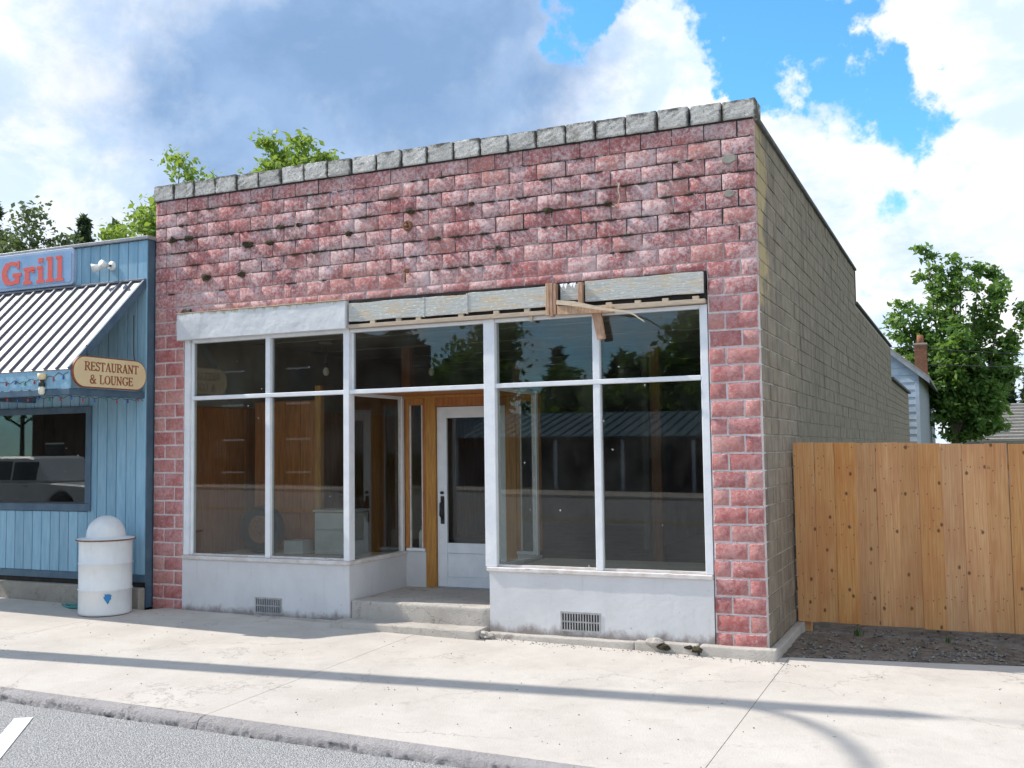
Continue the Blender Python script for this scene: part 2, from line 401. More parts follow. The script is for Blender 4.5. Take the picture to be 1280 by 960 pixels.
# glazing: both faces reflect by Fresnel and let the rest straight through, with a film of dust
def glass(name, tint, dust):
    m, t, pos = newmat(name)
    bf = t.n('ShaderNodeNewGeometry').outputs['Backfacing']
    fr = t.n('ShaderNodeFresnel', IOR=t.ss(bf, 0, 1, 1.5, 1 / 1.5)).outputs[0]
    tr = t.n('ShaderNodeBsdfTransparent', Color=tint)
    gl = t.n('ShaderNodeBsdfGlossy', Color=(1, 1, 1), Roughness=.012)
    a = t.n('ShaderNodeMixShader', i0=fr, i1=tr.outputs[0], i2=gl.outputs[0])
    df = t.n('ShaderNodeBsdfDiffuse', Color=(.55, .53, .48))
    d = t.math('MULTIPLY', t.ss(t.noise(t.scaled(pos, (1, 1, .8)), 2.6, 8, .65, .4), .35, .75), dust)
    d = t.math('MAXIMUM', d, t.math('MULTIPLY', t.ss(t.noise(pos, 15, 2, .4), .775, .80), .75))
    b = t.n('ShaderNodeMixShader', i0=d, i1=a.outputs[0], i2=df.outputs[0])
    t.n('ShaderNodeOutputMaterial', Surface=b.outputs[0])


glass('shop_glass', (.86, .88, .86), .018)
glass('clean_glass', (.55, .58, .57), .012)

simple('interior_brown', (.46, .175, .05), (.34, .12, .035), 5, 5, .5, stretch=(8, 8, .6))
simple('interior_wall', (.26, .23, .19), (.33, .30, .25), 2, 5, .9)
simple('interior_ceiling', (.34, .31, .27), (.28, .25, .22), 2, 5, .9)
simple('interior_floor', (.14, .11, .085), (.20, .16, .12), 4, 6, .7)
simple('platform_wood', (.52, .46, .37), (.42, .37, .29), 3, 6, .7, bump=.003, stretch=(1, 5, 1))
simple('enamel_white', (.36, .35, .34), (.42, .41, .40), 5, rough=.4)
simple('roofing', (.10, .10, .10), (.15, .145, .14), 10, bump=.01)
simple('bark', (.09, .065, .045), (.15, .12, .09), 9, 6, .95, bump=.02, stretch=(4, 4, .8))

def leaf_mat(name, a, b, tr):
    m, t, pos = newmat(name)
    c = t.mix(t.ss(t.noise(pos, 1.7, 3, .5), .35, .65), a, b)
    c = t.mix(t.math('MULTIPLY', t.ss(t.noise(pos, 14, 2, .5), .4, .6), .5), c, a)
    finish(t, c, .55, trans=tr, spec=.35)


leaf_mat('maple_leaf', (.075, .15, .035), (.135, .235, .055), (.27, .44, .07))
leaf_mat('birch_leaf', (.14, .22, .04), (.23, .32, .06), (.42, .56, .08))
leaf_mat('dull_leaf', (.07, .105, .045), (.12, .16, .07), (.17, .22, .07))
leaf_mat('needle', (.045, .075, .04), (.075, .11, .055), (.09, .13, .05))
simple('house_blue', (.40, .47, .56), (.48, .55, .63), 4, 5, .7)
simple('house_grey', (.36, .37, .39), (.27, .28, .30), 5, 8, .85, stretch=(1, 6, .5))
simple('shingle', (.24, .225, .20), (.31, .29, .265), 9, 6, .95, bump=.01)
simple('chimney_brick', (.30, .13, .075), (.22, .09, .05), 12, 5, .9)
simple('chimney_mortar', (.40, .34, .28), (.34, .29, .24), 12)
simple('added_dark_front', (.075, .045, .03), (.11, .07, .045), 3, 6, .85, stretch=(5, 5, .8))
simple('teal_roof', (.10, .17, .20), (.14, .21, .24), 3, 5, .5, metal=.2)
simple('plum_wall', (.10, .075, .085), (.13, .10, .11), 4, 5, .8)
simple('car_brown', (.34, .10, .04), (.38, .12, .05), 2, 3, .3, spec=.5)
simple('car_tan', (.50, .40, .28), (.54, .44, .31), 2, 3, .3, spec=.5)
simple('car_white', (.76, .76, .75), (.80, .80, .79), 2, 3, .3, spec=.5)
simple('tyre', (.018, .018, .018), (.03, .03, .03), 20, 3, .9)
simple('car_window', (.015, .02, .022), (.02, .025, .03), 3, 3, .08, spec=.6)
simple('chrome', (.62, .62, .63), (.68, .68, .69), 4, 3, .15, metal=.9)
simple('head_lamp', (.7, .7, .66), (.78, .78, .74), 6, 3, .1)
simple('tail_lamp', (.40, .02, .02), (.45, .03, .03), 6, 3, .1)


def mt(n):
    return MATS[n]


# ------------------------------------------------------------------ mesh helpers
class MB:
    def __init__(self):
        self.v, self.f = [], []

    def add(self, vs, fs):
        o = len(self.v)
        self.v += [tuple(p) for p in vs]
        self.f += [tuple(i + o for i in q) for q in fs]
        return self

    def box(self, x0, x1, y0, y1, z0, z1):
        vs = [(x, y, z) for z in (z0, z1) for y in (y0, y1) for x in (x0, x1)]
        return self.add(vs, [(0, 2, 3, 1), (4, 5, 7, 6), (0, 1, 5, 4), (2, 6, 7, 3), (0, 4, 6, 2), (1, 3, 7, 5)])

    def hexa(self, pts):
        return self.add(pts, [(0, 2, 3, 1), (4, 5, 7, 6), (0, 1, 5, 4), (2, 6, 7, 3), (0, 4, 6, 2), (1, 3, 7, 5)])

    def tube(self, path, rad, n=8, caps=True):
        path = [Vector(p) for p in path]
        if not isinstance(rad, (list, tuple)):
            rad = [rad] * len(path)
        o = len(self.v)
        for i, p in enumerate(path):
            d = (path[min(i + 1, len(path) - 1)] - path[max(i - 1, 0)]).normalized()
            a = d.orthogonal().normalized() if i == 0 else (a - d * a.dot(d)).normalized()
            b = d.cross(a)
            for k in range(n):
                th = 2 * pi * k / n
                self.v.append(tuple(p + (a * cos(th) + b * sin(th)) * rad[i]))
        for i in range(len(path) - 1):
            for k in range(n):
                k2 = (k + 1) % n
                self.f.append((o + i * n + k, o + i * n + k2, o + (i + 1) * n + k2, o + (i + 1) * n + k))
        if caps:
            self.f.append(tuple(o + k for k in reversed(range(n))))
            e = o + (len(path) - 1) * n
            self.f.append(tuple(e + k for k in range(n)))
        return self

    def lathe(self, prof, c=(0, 0, 0), n=32, axis='z'):
        o = len(self.v)
        for (rr, h) in prof:
            for k in range(n):
                th = 2 * pi * k / n
                p = (rr * cos(th), rr * sin(th), h)
                if axis == 'y':
                    p = (p[0], p[2], p[1])
                if axis == 'x':
                    p = (p[2], p[0], p[1])
                self.v.append((p[0] + c[0], p[1] + c[1], p[2] + c[2]))
        for i in range(len(prof) - 1):
            for k in range(n):
                k2 = (k + 1) % n
                q = (o + i * n + k, o + i * n + k2, o + (i + 1) * n + k2, o + (i + 1) * n + k)
                self.f.append(q if axis == 'z' else q[::-1])
        return self

    def extr(self, poly, a0, a1, axis='y'):
        """polygon (p,q) extruded along an axis from a0 to a1"""
        n = len(poly)

        def P(p, q, a):
            return {'y': (p, a, q), 'x': (a, p, q), 'z': (p, q, a)}[axis]
        vs = [P(p, q, a0) for p, q in poly] + [P(p, q, a1) for p, q in poly]
        fs = [tuple(range(n)), tuple(range(2 * n - 1, n - 1, -1))] + [(i, i + n, (i + 1) % n + n, (i + 1) % n) for i in range(n)]
        return self.add(vs, fs)

    def mesh(self, name, mat, bev=0.0, smooth=False, seg=1):
        me = bpy.data.meshes.new(name)
        me.from_pydata(self.v, [], self.f)
        bm = bmesh.new()
        bm.from_mesh(me)
        bmesh.ops.recalc_face_normals(bm, faces=bm.faces)
        if bev:
            es = [e for e in bm.edges if len(e.link_faces) == 2 and e.calc_face_angle(0) > .5]
            bmesh.ops.bevel(bm, geom=es, offset=bev, segments=seg, affect='EDGES', profile=.6, clamp_overlap=True)
        if smooth:
            for fc in bm.faces:
                fc.smooth = True
        bm.to_mesh(me)
        bm.free()
        if mat:
            me.materials.append(mt(mat))
        return me

    def build(self, name, mat, parent=None, bev=0.0, smooth=False, loc=None, seg=1):
        return link(name, self.mesh(name, mat, bev, smooth, seg), parent, loc)


def link(name, me, parent=None, loc=None):
    o = bpy.data.objects.new(name, me)
    COL.objects.link(o)
    if parent is not None:
        o.parent = parent
        if loc is not None:
            o.location = Vector(loc)
        else:
            w = Vector((0, 0, 0))
            p = parent
            while p is not None:
                w += p.location
                p = p.parent
            o.location = -w
    elif loc is not None:
        o.location = loc
    return o


def wloc(o):
    w = Vector((0, 0, 0))
    while o is not None:
        w += o.location
        o = o.parent
    return w


def at(name, me, parent, world):
    """place shared mesh data at a world position under a parent"""
    return link(name, me, parent, Vector(world) - wloc(parent))


def thing(name, label, cat, loc=(0, 0, 0), group=None):
    o = bpy.data.objects.new(name, None)
    COL.objects.link(o)
    o.empty_display_size = .2
    o.location = loc
    return tag(o, label, cat, group)


def tag(o, label, cat, group=None):
    o['label'] = label
    o['category'] = cat
    if group:
        o['group'] = group
    return o


def struct(o):
    o['kind'] = 'structure'
    return o


def bx(name, mat, parent, x0, x1, y0, y1, z0, z1, bev=.004):
    return MB().box(x0, x1, y0, y1, z0, z1).build(name, mat, parent, bev)


def gz(x):
    return -.02 - .015 * (min(max(x, -30.0), 14.0) + 7)


def sw(x, y):
    return gz(x) + .02 * min(y, 0.6)


# ================================================================== SETTING
# ground sheet to the horizon
xs = [-900, -200, -60, -30, -15, -7, 0, 7, 14, 30, 60, 200, 900]
ys = [-900, -200, -60, -35.5, -31.2, -31.0, -2.0, -1.6, .3, 1.2, 6, 20, 60, 200, 900]
mb = MB()
vs = []
for y in ys:
    for x in xs:
        if y > -1.9:
            z = sw(x, min(y, 0)) - .03
        elif y > -31.1:
            z = gz(x) - .42
        else:
            z = gz(x) - .12
        vs.append((x, y, z))
nx = len(xs)
fs = [(j * nx + i, j * nx + i + 1, (j + 1) * nx + i + 1, (j + 1) * nx + i) for j in range(len(ys) - 1) for i in range(nx - 1)]
struct(mb.add(vs, fs).build('ground', 'grass_ground'))

ROADZ = -.148


def strip(xs, y0, y1, z0, z1, name, mat, parent=None):
    mb = MB()
    for a, b in zip(xs[:-1], xs[1:]):
        mb.add([(a, y0, gz(a) + z0), (b, y0, gz(b) + z0), (b, y1, gz(b) + z1), (a, y1, gz(a) + z1)], [(0, 1, 2, 3)])
    return mb.build(name, mat, parent)


road = struct(strip([-300, -60, -30, -10, 14, 60, 300], -27.2, -3.42, ROADZ, ROADZ, 'road', 'asphalt'))
for yy in (-16.7, -16.95):
    strip([-60, -30, 14, 60], yy - .06, yy + .06, ROADZ + .006, ROADZ + .006, 'centre_line', 'yellow_paint', road)
# angled white parking lines
for k, x0 in enumerate((-4.86, -8.6, -12.3)):
    d = Vector((.62, -.785, 0)).normalized()
    n_ = Vector((.785, .62, 0)) * .065
    a = Vector((x0, -3.74, 0))
    b = a + d * 5.0
    pts = [a - n_, a + n_, b + n_, b - n_]
    mb = MB()
    mb.add([(p.x, p.y, gz(p.x) + ROADZ + .006) for p in pts], [(3, 2, 1, 0)])
    mb.build('parking_line', 'road_paint', road)

# near sidewalk: cast slabs with tooled joints and a rough rolled kerb edge
walk = bpy.data.objects.new('sidewalk', None)
COL.objects.link(walk)
walk['kind'] = 'structure'
joints = [-18.3, -14.55, -10.9, -7.2, -3.47, .16, 3.85, 7.5, 11.2]
KY = -3.36


def kerb_rand(x, k):
    return mnoise.noise(Vector((x * 3.1, k * 1.7, 2.0))) * .010 + mnoise.noise(Vector((x * 17, k * 2.9, 5.0))) * .012 + mnoise.noise(Vector((x * 47, k * 5.3, 9.0))) * .013


for i in range(len(joints) - 1):
    a, b = joints[i] + .003, joints[i + 1] - .003
    near = a > -8 and b < 5
    # back edge follows the buildings, then the yard
    def yb(x):
        if x < -7.0:
            return -.2
        if x < .12:
            return .02
        return .10 + .215 * min(x, 4)
    n = 28 if near else 4
    rows = [0, .33, .66, 1.0]
    mb = MB()
    vs = []
    for k in range(n + 1):
        x = a + (b - a) * k / n
        for q in rows:
            y = KY + .02 + (yb(x) - KY - .02) * q
            vs.append((x, y, sw(x, y) + .002 * mnoise.noise(Vector((x * .9, y * .9, 0)))))
        vs.append((x, yb(x), sw(x, 0) - .12))
    m_ = len(rows) + 1
    fs = [(k * m_ + j, (k + 1) * m_ + j, (k + 1) * m_ + j + 1, k * m_ + j + 1) for k in range(n) for j in range(m_ - 1)]
    for k in (0, n):
        o_ = len(vs)
        x = a if k == 0 else b
        vs += [(x, KY + .02, sw(x, KY) - .12), (x, yb(x), sw(x, 0) - .121)]
        fs.append((k * m_, k * m_ + 1, k * m_ + 2, k * m_ + 3, o_ + 1, o_))
    mb.add(vs, fs)
    mb.build('slab', 'sidewalk', walk)
    # kerb face of this slab
    mb = MB()
    prof = [(.022, 0), (-.01, -.002), (-.04, -.006), (-.062, -.016), (-.078, -.034), (-.086, -.056), (-.09, -.08), (-.094, -.105), (-.098, -.2)]
    nn = 300 if near else 10
    vs = []
    for k in range(nn + 1):
        x = a + (b - a) * k / nn
        for j, (dy, dz) in enumerate(prof):
            ra = kerb_rand(x, j) if 0 < j < 8 else 0
            vs.append((x, KY + dy + ra, sw(x, KY) + dz + ra * .7))
    m_ = len(prof)
    fs = [(k * m_ + j, k * m_ + j + 1, (k + 1) * m_ + j + 1, (k + 1) * m_ + j) for k in range(nn) for j in range(m_ - 1)]
    mb.add(vs, fs)
    mb.build('kerb', 'kerb', walk, smooth=True)

struct(strip([-18, -7, 0, 11], -3.33, -.25, -.0726, -.011, 'sidewalk_base', 'foundation'))
# far sidewalk across the street
mb = MB()
for a, b in ((-80, -30), (-30, 14), (14, 80)):
    za, zb = gz(a), gz(b)
    mb.add([(a, -27.2, za - .03), (b, -27.2, zb - .03), (b, -31.1, zb - .03), (a, -31.1, za - .03),
            (a, -27.2, za - .4), (b, -27.2, zb - .4)], [(0, 1, 2, 3), (0, 4, 5, 1)])
struct(mb.build('pavement_across_street', 'sidewalk'))

# bare yard in front of the fence
mb = MB()
vs, fs = [], []
NX, NY = 60, 46
for j in range(NY + 1):
    for i in range(NX + 1):
        x = .03 + 5.2 * (i / NX)
        lo = .10 + .215 * min(x, 4) - .05
        y = lo + (5.0 - lo) * (j / NY) ** 1.5
        h = .035 * mnoise.noise(Vector((x * 2.2, y * 2.2, 1))) + .022 * mnoise.noise(Vector((x * 8, y * 8, 3)))
        edge = min(1, j / 3)
        vs.append((x, y, sw(x, 0) - .012 + (h + .012) * edge))
fs = [(j * (NX + 1) + i, j * (NX + 1) + i + 1, (j + 1) * (NX + 1) + i + 1, (j + 1) * (NX + 1) + i) for j in range(NY) for i in range(NX)]
yard = struct(mb.add(vs, fs).build('dirt_yard', 'dirt', smooth=True))
mb = MB()
rs = random.Random(3)
for k in range(1500):
    x = rs.uniform(.1, 4.6)
    y = .12 + .215 * min(x, 4) + abs(rs.gauss(0, .75))
    if y > 2.6:
        continue
    s = rs.choice((.006, .009, .012, .02)) * rs.uniform(.7, 1.3)
    c = Vector((x, y, sw(x, 0) + .01 + .03 * mnoise.noise(Vector((x * 2.2, y * 2.2, 1)))))
    o6 = [Vector((1, 0, 0)), Vector((-1, 0, 0)), Vector((0, 1, 0)), Vector((0, -1, 0)), Vector((0, 0, .7)), Vector((0, 0, -.7))]
    rot = Matrix.Rotation(rs.uniform(0, 6), 3, 'Z')
    mb.add([c + rot @ (p * s * rs.uniform(.7, 1.4)) for p in o6],
           [(0, 2, 4), (2, 1, 4), (1, 3, 4), (3, 0, 4), (2, 0, 5), (1, 2, 5), (3, 1, 5), (0, 3, 5)])
gr = mb.build('gravel', 'pebble')
gr['kind'] = 'stuff'
gr['label'] = 'small pale stones scattered over the bare dirt before the fence'
gr['category'] = 'gravel'
# litter of grit along the sidewalk seam and at the plinth
mb = MB()
for k in range(420):
    if k < 250:
        x = rs.uniform(-2.7, .4)
        y = -.12 - abs(rs.gauss(0, .07))
    else:
        x = rs.uniform(-7, 2.5)
        y = rs.uniform(-3.2, -.2)
    s = rs.uniform(.003, .008)
    c = Vector((x, y, sw(x, y) + s * .4))
    mb.add([c + p * s * rs.uniform(.7, 1.4) for p in o6],
           [(0, 2, 4), (2, 1, 4), (1, 3, 4), (3, 0, 4), (2, 0, 5), (1, 2, 5), (3, 1, 5), (0, 3, 5)])
gr = mb.build('grit', 'pebble')
gr['kind'] = 'stuff'
gr['label'] = 'loose grit and paint flakes lying on the concrete sidewalk'
gr['category'] = 'grit'

# ================================================================== BRICK SHOP BUILDING
X0, X1 = -7.147, 0.0
OL, OR_ = -6.69, -.475            # shopfront opening
HD = 3.41                         # underside of the brick above the fascia
PITCHZ, BL = .1625, .31
shop = thing('brick_shop', 'vacant red painted brick shop with boarded fascia and large dark display windows', 'shop', (-3.57, 0, -.05))

# core of the front wall (shows as mortar between the bricks)
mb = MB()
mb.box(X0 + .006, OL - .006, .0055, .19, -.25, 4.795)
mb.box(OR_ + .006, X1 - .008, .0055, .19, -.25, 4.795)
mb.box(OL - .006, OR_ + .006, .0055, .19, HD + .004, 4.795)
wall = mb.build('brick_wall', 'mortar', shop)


def brick_mesh(Lb, H, D, seed, rough=1.0, g=.0085):
    rs = random.Random(seed)
    nxx, nzz = (5, 4) if Lb > .2 else (4, 4)
    vs = []
    for j in range(nzz + 1):
        for i in range(nxx + 1):
            ed = i in (0, nxx) or j in (0, nzz)
            u_ = [0, .028, .34, .67, .972, 1][i] if nxx == 5 else [0, .05, .5, .95, 1][i]
            w_ = [0, .055, .5, .945, 1][j]
            x = g + (Lb - 2 * g) * u_
            z = g + (H - 2 * g) * w_
            if ed:
                y = .001 + rs.uniform(-.002, .0025)
                x += rs.uniform(-.45, .45) * g
                z += rs.uniform(-.45, .45) * g
            else:
                y = -.003 - rs.uniform(0, .003) * rough
                x += rs.uniform(-.003, .003)
                z += rs.uniform(-.003, .003)
            vs.append((x, y, z))
    m_ = nxx + 1
    fs = [(j * m_ + i, j * m_ + i + 1, (j + 1) * m_ + i + 1, (j + 1) * m_ + i) for j in range(nzz) for i in range(nxx)]
    ring = [i for i in range(m_)] + [j * m_ + nxx for j in range(1, nzz + 1)] + [nzz * m_ + i for i in range(nxx - 1, -1, -1)] + [j * m_ for j in range(nzz - 1, 0, -1)]
    o_ = len(vs)
    cs = [(g, D, g), (Lb - g, D, g), (Lb - g, D, H - g), (g, D, H - g)]
    vs += cs
    # side faces as fans to the back corners
    def side(idx, c0, c1):
        fs.append(tuple(idx[::-1]) + (o_ + c0, o_ + c1))
    side([i for i in range(m_)], 0, 1)
    side([j * m_ + nxx for j in range(nzz + 1)], 1, 2)
    side([nzz * m_ + i for i in range(nxx, -1, -1)], 2, 3)
    side([j * m_ for j in range(nzz, -1, -1)], 3, 0)
    mb = MB()
    mb.add(vs, fs)
    me = mb.mesh('brick', 'painted_brick')
    for p in me.polygons:
        p.use_smooth = len(p.vertices) == 4
    return me


_bc = {}
rs = random.Random(11)


def brick(x0, x1, z0, z1, par=None, rough=1.0):
    g = .0085 if z1 < HD else rs.choice((.0035, .0045, .006))
    key = (round((x1 - x0) * 200), round((z1 - z0) * 200), rs.randrange(9), rough, g)
    if key not in _bc:
        _bc[key] = brick_mesh(x1 - x0, z1 - z0, .09, hash(key) & 0xffff, rough, g)
    o = at('brick', _bc[key], par or wall, (x0, rs.uniform(-.003, .003), z0))
    o.rotation_euler = (rs.uniform(-.008, .008), rs.uniform(-.004, .004), rs.uniform(-.005, .005))
    return o


k = 0
z1 = 4.8
while z1 > -.2:
    z0 = z1 - PITCHZ
    if k >= 29:
        z0 = max(z0, -.06)
    if z1 - z0 < .03:
        break
    off = 0 if k % 2 == 0 else BL / 2
    # joints measured from the right corner
    js = [0.0]
    x = -(BL / 2 if k % 2 == 0 else BL)
    while x > X0 + .06:
        js.append(x)
        x -= BL
    js.append(X0)
    for b, a in zip(js[:-1], js[1:]):
        zz0, aa, bb = z0, a, b
        if z1 <= HD + .01:                      # beside the opening
            if aa < OR_ - .02 and bb > OL + .02:
                if bb > OR_ + .08:
                    aa = OR_
                elif aa < OL - .08:
                    bb = OL
                else:
                    continue
        elif z0 < HD:                           # course cut by the fascia
            if aa >= OL - .1 and bb <= OR_ + .1:
                zz0 = HD
        brick(aa, bb, zz0, z1, rough=1.7 if zz0 == HD else 1.0)
    z1 = z0
    k += 1
    if k >= 30:
        break
# cement patches and rusty fixings left in the upper wall
for (x, z, s) in ((-.235, 4.445, .07), (-.24, 4.115, .055)):
    mb = MB()
    n = 12
    pr = [(s * (1 + .25 * mnoise.noise(Vector((q, z, 1)))) * cos(2 * pi * q / n), s * .62 * (1 + .3 * mnoise.noise(Vector((q, z, 4)))) * sin(2 * pi * q / n)) for q in range(n)]
    mb.extr([(x + a, z + b) for a, b in pr], -.022, .02)
    mb.build('cement_patch', 'foundation', wall, .004)
for (x, z, s) in ((-3.66, 4.16, .055),):
    mb = MB()
    mb.lathe([(s * .45, -.0), (s * .45, -.02), (s * .9, -.024), (s, -.015), (s, .01)], (x, -.014, z), 20, 'y')
    mb.lathe([(.0, -.045), (s * .3, -.04), (s * .3, 0)], (x, -.014, z), 12, 'y')
    mb.build('conduit_ring', 'rust', wall, smooth=True)
mb = MB()
mb.tube([(-3.66, -.01, 3.66), (-3.66, -.06, 3.67), (-3.66, -.075, 3.64), (-3.66, -.07, 3.54)], .011, 7)
mb.lathe([(0, -.03), (.03, -.02), (.034, .0), (.03, .015), (0, .02)], (-3.66, -.05, 3.675), 10)
mb.build('cable_bracket', 'rust', wall, smooth=True)
# straw and a frayed twine stuck in the joints
mb = MB()
mb.tube([(-1.30, -.01, 4.34), (-1.305, -.04, 4.27), (-1.285, -.05, 4.20), (-1.30, -.045, 4.14), (-1.345, -.05, 4.10), (-1.38, -.03, 4.12)], .006, 5)
mb.build('twine', 'pale_wood', wall, smooth=True)
# moss tufts growing out of the open joints
rs2 = random.Random(5)
tufts = [(-6.87, 4.385, .05), (-6.62, 4.31, .055), (-6.36, 3.87, .06), (-5.75, 4.17, .06), (-5.45, 4.15, .045), (-5.85, 3.86, .05), (-6.63, 3.425, .07), (-6.74, 4.48, .03),
         (-5.05, 4.35, .035), (-4.4, 4.16, .04), (-3.62, 4.34, .045), (-2.9, 4.32, .03), (-2.05, 4.2, .045), (-4.85, 3.95, .03), (-1.42, 4.1, .04), (-3.3, 4.0, .03), (-2.6, 3.83, .03), (-5.3, 4.33, .045), (-6.0, 4.33, .03)]
for (x, z, s) in tufts:
    bm = bmesh.new()
    bmesh.ops.create_icosphere(bm, subdivisions=2, radius=1)
    for v in bm.verts:
        d = v.co.normalized()
        q = 1 + .9 * mnoise.noise(d * 2.3 + Vector((x * 9, z * 7, 0)))
        v.co = Vector((d.x * s * 1.15 * q, d.y * s * .75 * q, d.z * s * .62 * q - abs(d.x) * s * .1))
    me = bpy.data.meshes.new('moss_tuft')
    bm.to_mesh(me)
    bm.free()
    me.materials.append(mt('moss'))
    zz = 4.8 - PITCHZ * round((4.8 - z) / PITCHZ)
    at('moss_tuft', me, wall, (x, -.022, zz if z > 3.5 else z))

# open cracks at the corner bricks
for (x, z0, z1) in ((-.155, 4.65, 4.78), (-.31, 3.84, 3.97), (-.155, 3.68, 3.80)):
    bx('crack', 'cracked_black', wall, x - .006, x + .006, -.004, .03, z0, z1, 0)

# moss and dirt lodged along the open bed joints
rs6 = random.Random(31)
mb = MB()
for k in range(230):
    row = rs6.choice((1, 2, 2, 3, 3, 4, 4, 5, 5, 6, 7))
    x = rs6.uniform(-6.9, -.5) if row > 1 else rs6.uniform(-6.9, -3)
    if mnoise.noise(Vector((x * .8, row * 1.3, 0))) < -.12:
        continue
    z = 4.8 - PITCHZ * row
    ln, th = rs6.uniform(.02, .075), rs6.uniform(.004, .012)
    dp = rs6.uniform(.006, .016)
    n = 6
    ring = []
    for q in range(n + 1):
        u_ = -1 + 2 * q / n
        w = sqrt(max(0, 1 - u_ * u_)) * (1 + .5 * mnoise.noise(Vector((x * 30, q * .9, row)))) + .02
        ring.append((x + u_ * ln, w))
    vs, fs = [], []
    for (xx, w) in ring:
        vs += [(xx, .004, z + th * w), (xx, -.006 - dp * w, z + th * w * .3), (xx, -.005 - dp * w * .7, z - th * w), (xx, .004, z - th * w)]
    for q in range(n):
        for e in range(3):
            fs.append((q * 4 + e, q * 4 + e + 1, q * 4 + e + 5, q * 4 + e + 4))
    mb.add(vs, fs)
o = mb.build('joint_moss', 'moss', wall)
o['kind'] = 'stuff'

# coping stones
cop_n = 23
cw = (X1 + .03 - (X0 - .02)) / cop_n
for i in range(cop_n):
    a = X0 - .02 + cw * i
    mb = MB()
    g = rs2.uniform(.006, .02)
    mb.box(a + g * .5, a + cw - g * .5, -.03, .24, 0, .186 + rs2.uniform(-.008, .008))
    me = mb.mesh('coping_stone', None, .016, seg=2)
    bm = bmesh.new()
    bm.from_mesh(me)
    bmesh.ops.subdivide_edges(bm, edges=[e for e in bm.edges if e.calc_length() > .1], cuts=4, use_grid_fill=True)
    for v in bm.verts:
        nn = mnoise.noise_vector(v.co * 13) * .003 + mnoise.noise_vector(v.co * 40) * .004
        v.co += nn
    bm.to_mesh(me)
    bm.free()
    me.materials.append(mt('coping_stone'))
    o = link('coping_stone', me, shop)
    o.location += Vector((0, rs2.uniform(-.006, .006), 4.803))
bx('coping_bed', 'cracked_black', shop, X0 + .01, X1 - .004, -.02, .2, 4.797, 4.83, 0)

# ---- block side wall
def ztop(y):
    return 4.79 if y < 9.1 else 4.22


mb = MB()
mb.box(-.19, -.009, .105, 9.1, -.25, 4.77)
mb.box(-.19, -.009, 9.1, 17.7, -.25, 4.20)
side = mb.build('block_wall', 'side_mortar', shop)
SBL = .405
stuffmb = MB()
rs3 = random.Random(21)
_sb = {}
nblk = 0
for k in range(30):
    z1 = 4.8 - PITCHZ * k
    z0 = z1 - PITCHZ if k < 29 else -.08
    if k < 29 and z0 < -.05:
        z0 = -.05
    y = .098 + (0 if k % 2 else SBL / 2 - .02)
    cells = [] if k % 2 else [(.098, y)]
    while y < 17.68:
        cells.append((y, min(y + SBL, 17.69)))
        y += SBL
    for (a, b) in cells:
        if b - a < .04 or z1 > ztop((a + b) / 2) + .04:
            continue
        pr = rs3.uniform(-.004, .004)
        ga = .007
        if a < 2.0 and nblk < 300:
            key = (round((b - a) * 100), round((z1 - z0) * 100), rs3.randrange(4))
            if key not in _sb:
                m2 = MB()
                r4 = random.Random(hash(key) & 0xfff)
                m2.box(-.06, r4.uniform(-.003, .003), ga, b - a - ga, ga, z1 - z0 - ga)
                me = m2.mesh('concrete_block', 'side_block', .005)
                for v in me.vertices:
                    v.co += Vector((r4.uniform(-.004, .003), r4.uniform(-.003, .003), r4.uniform(-.003, .003)))
                _sb[key] = me
            at('concrete_block', _sb[key], side, (pr, a, z0))
            nblk += 1
        else:
            stuffmb.box(-.06, pr, a + ga * .3, b - ga * .3, z0 + ga * .7, z1 - ga * .7)
o = stuffmb.build('blockwork', 'side_block', side)
o['kind'] = 'stuff'
mb = MB()
mb.box(-.21, .035, .1, 9.12, 4.79, 4.835)
mb.box(-.21, .035, 9.14, 17.75, 4.222, 4.262)
mb.box(-.2, .012, 9.06, 9.14, 4.21, 4.789)
mb.build('wall_cap', 'roofing', shop, .008)
# rest of the shell
bx('party_wall', 'side_block', shop, X0, X0 + .19, .195, 17.7, -.25, 4.6, 0)
bx('rear_wall', 'side_block', shop, X0 + .195, -.195, 17.5, 17.7, -.25, 4.2, 0)
bx('roof', 'roofing', shop, X0 + .195, -.195, .195, 17.49, 3.95, 4.05, 0)
# lower rear wing
mb = MB()
mb.box(-5, -.03, 17.72, 25.6, -.25, 3.4)
wing = mb.build('rear_wing', 'side_mortar', shop)
mb = MB()
for k in range(21):
    z0 = -.05 + k * PITCHZ
    y = 17.73 + (.2 if k % 2 else 0)
    while y < 25.5:
        mb.box(-.06, -.015, y + .008, min(y + .4, 25.59) - .008, z0 + .008, z0 + PITCHZ - .008)
        y += .405
o = mb.build('blockwork', 'side_block', wing)
o['kind'] = 'stuff'
bx('wing_roof', 'roofing', shop, -5.1, .06, 17.72, 25.7, 3.402, 3.47, .006)

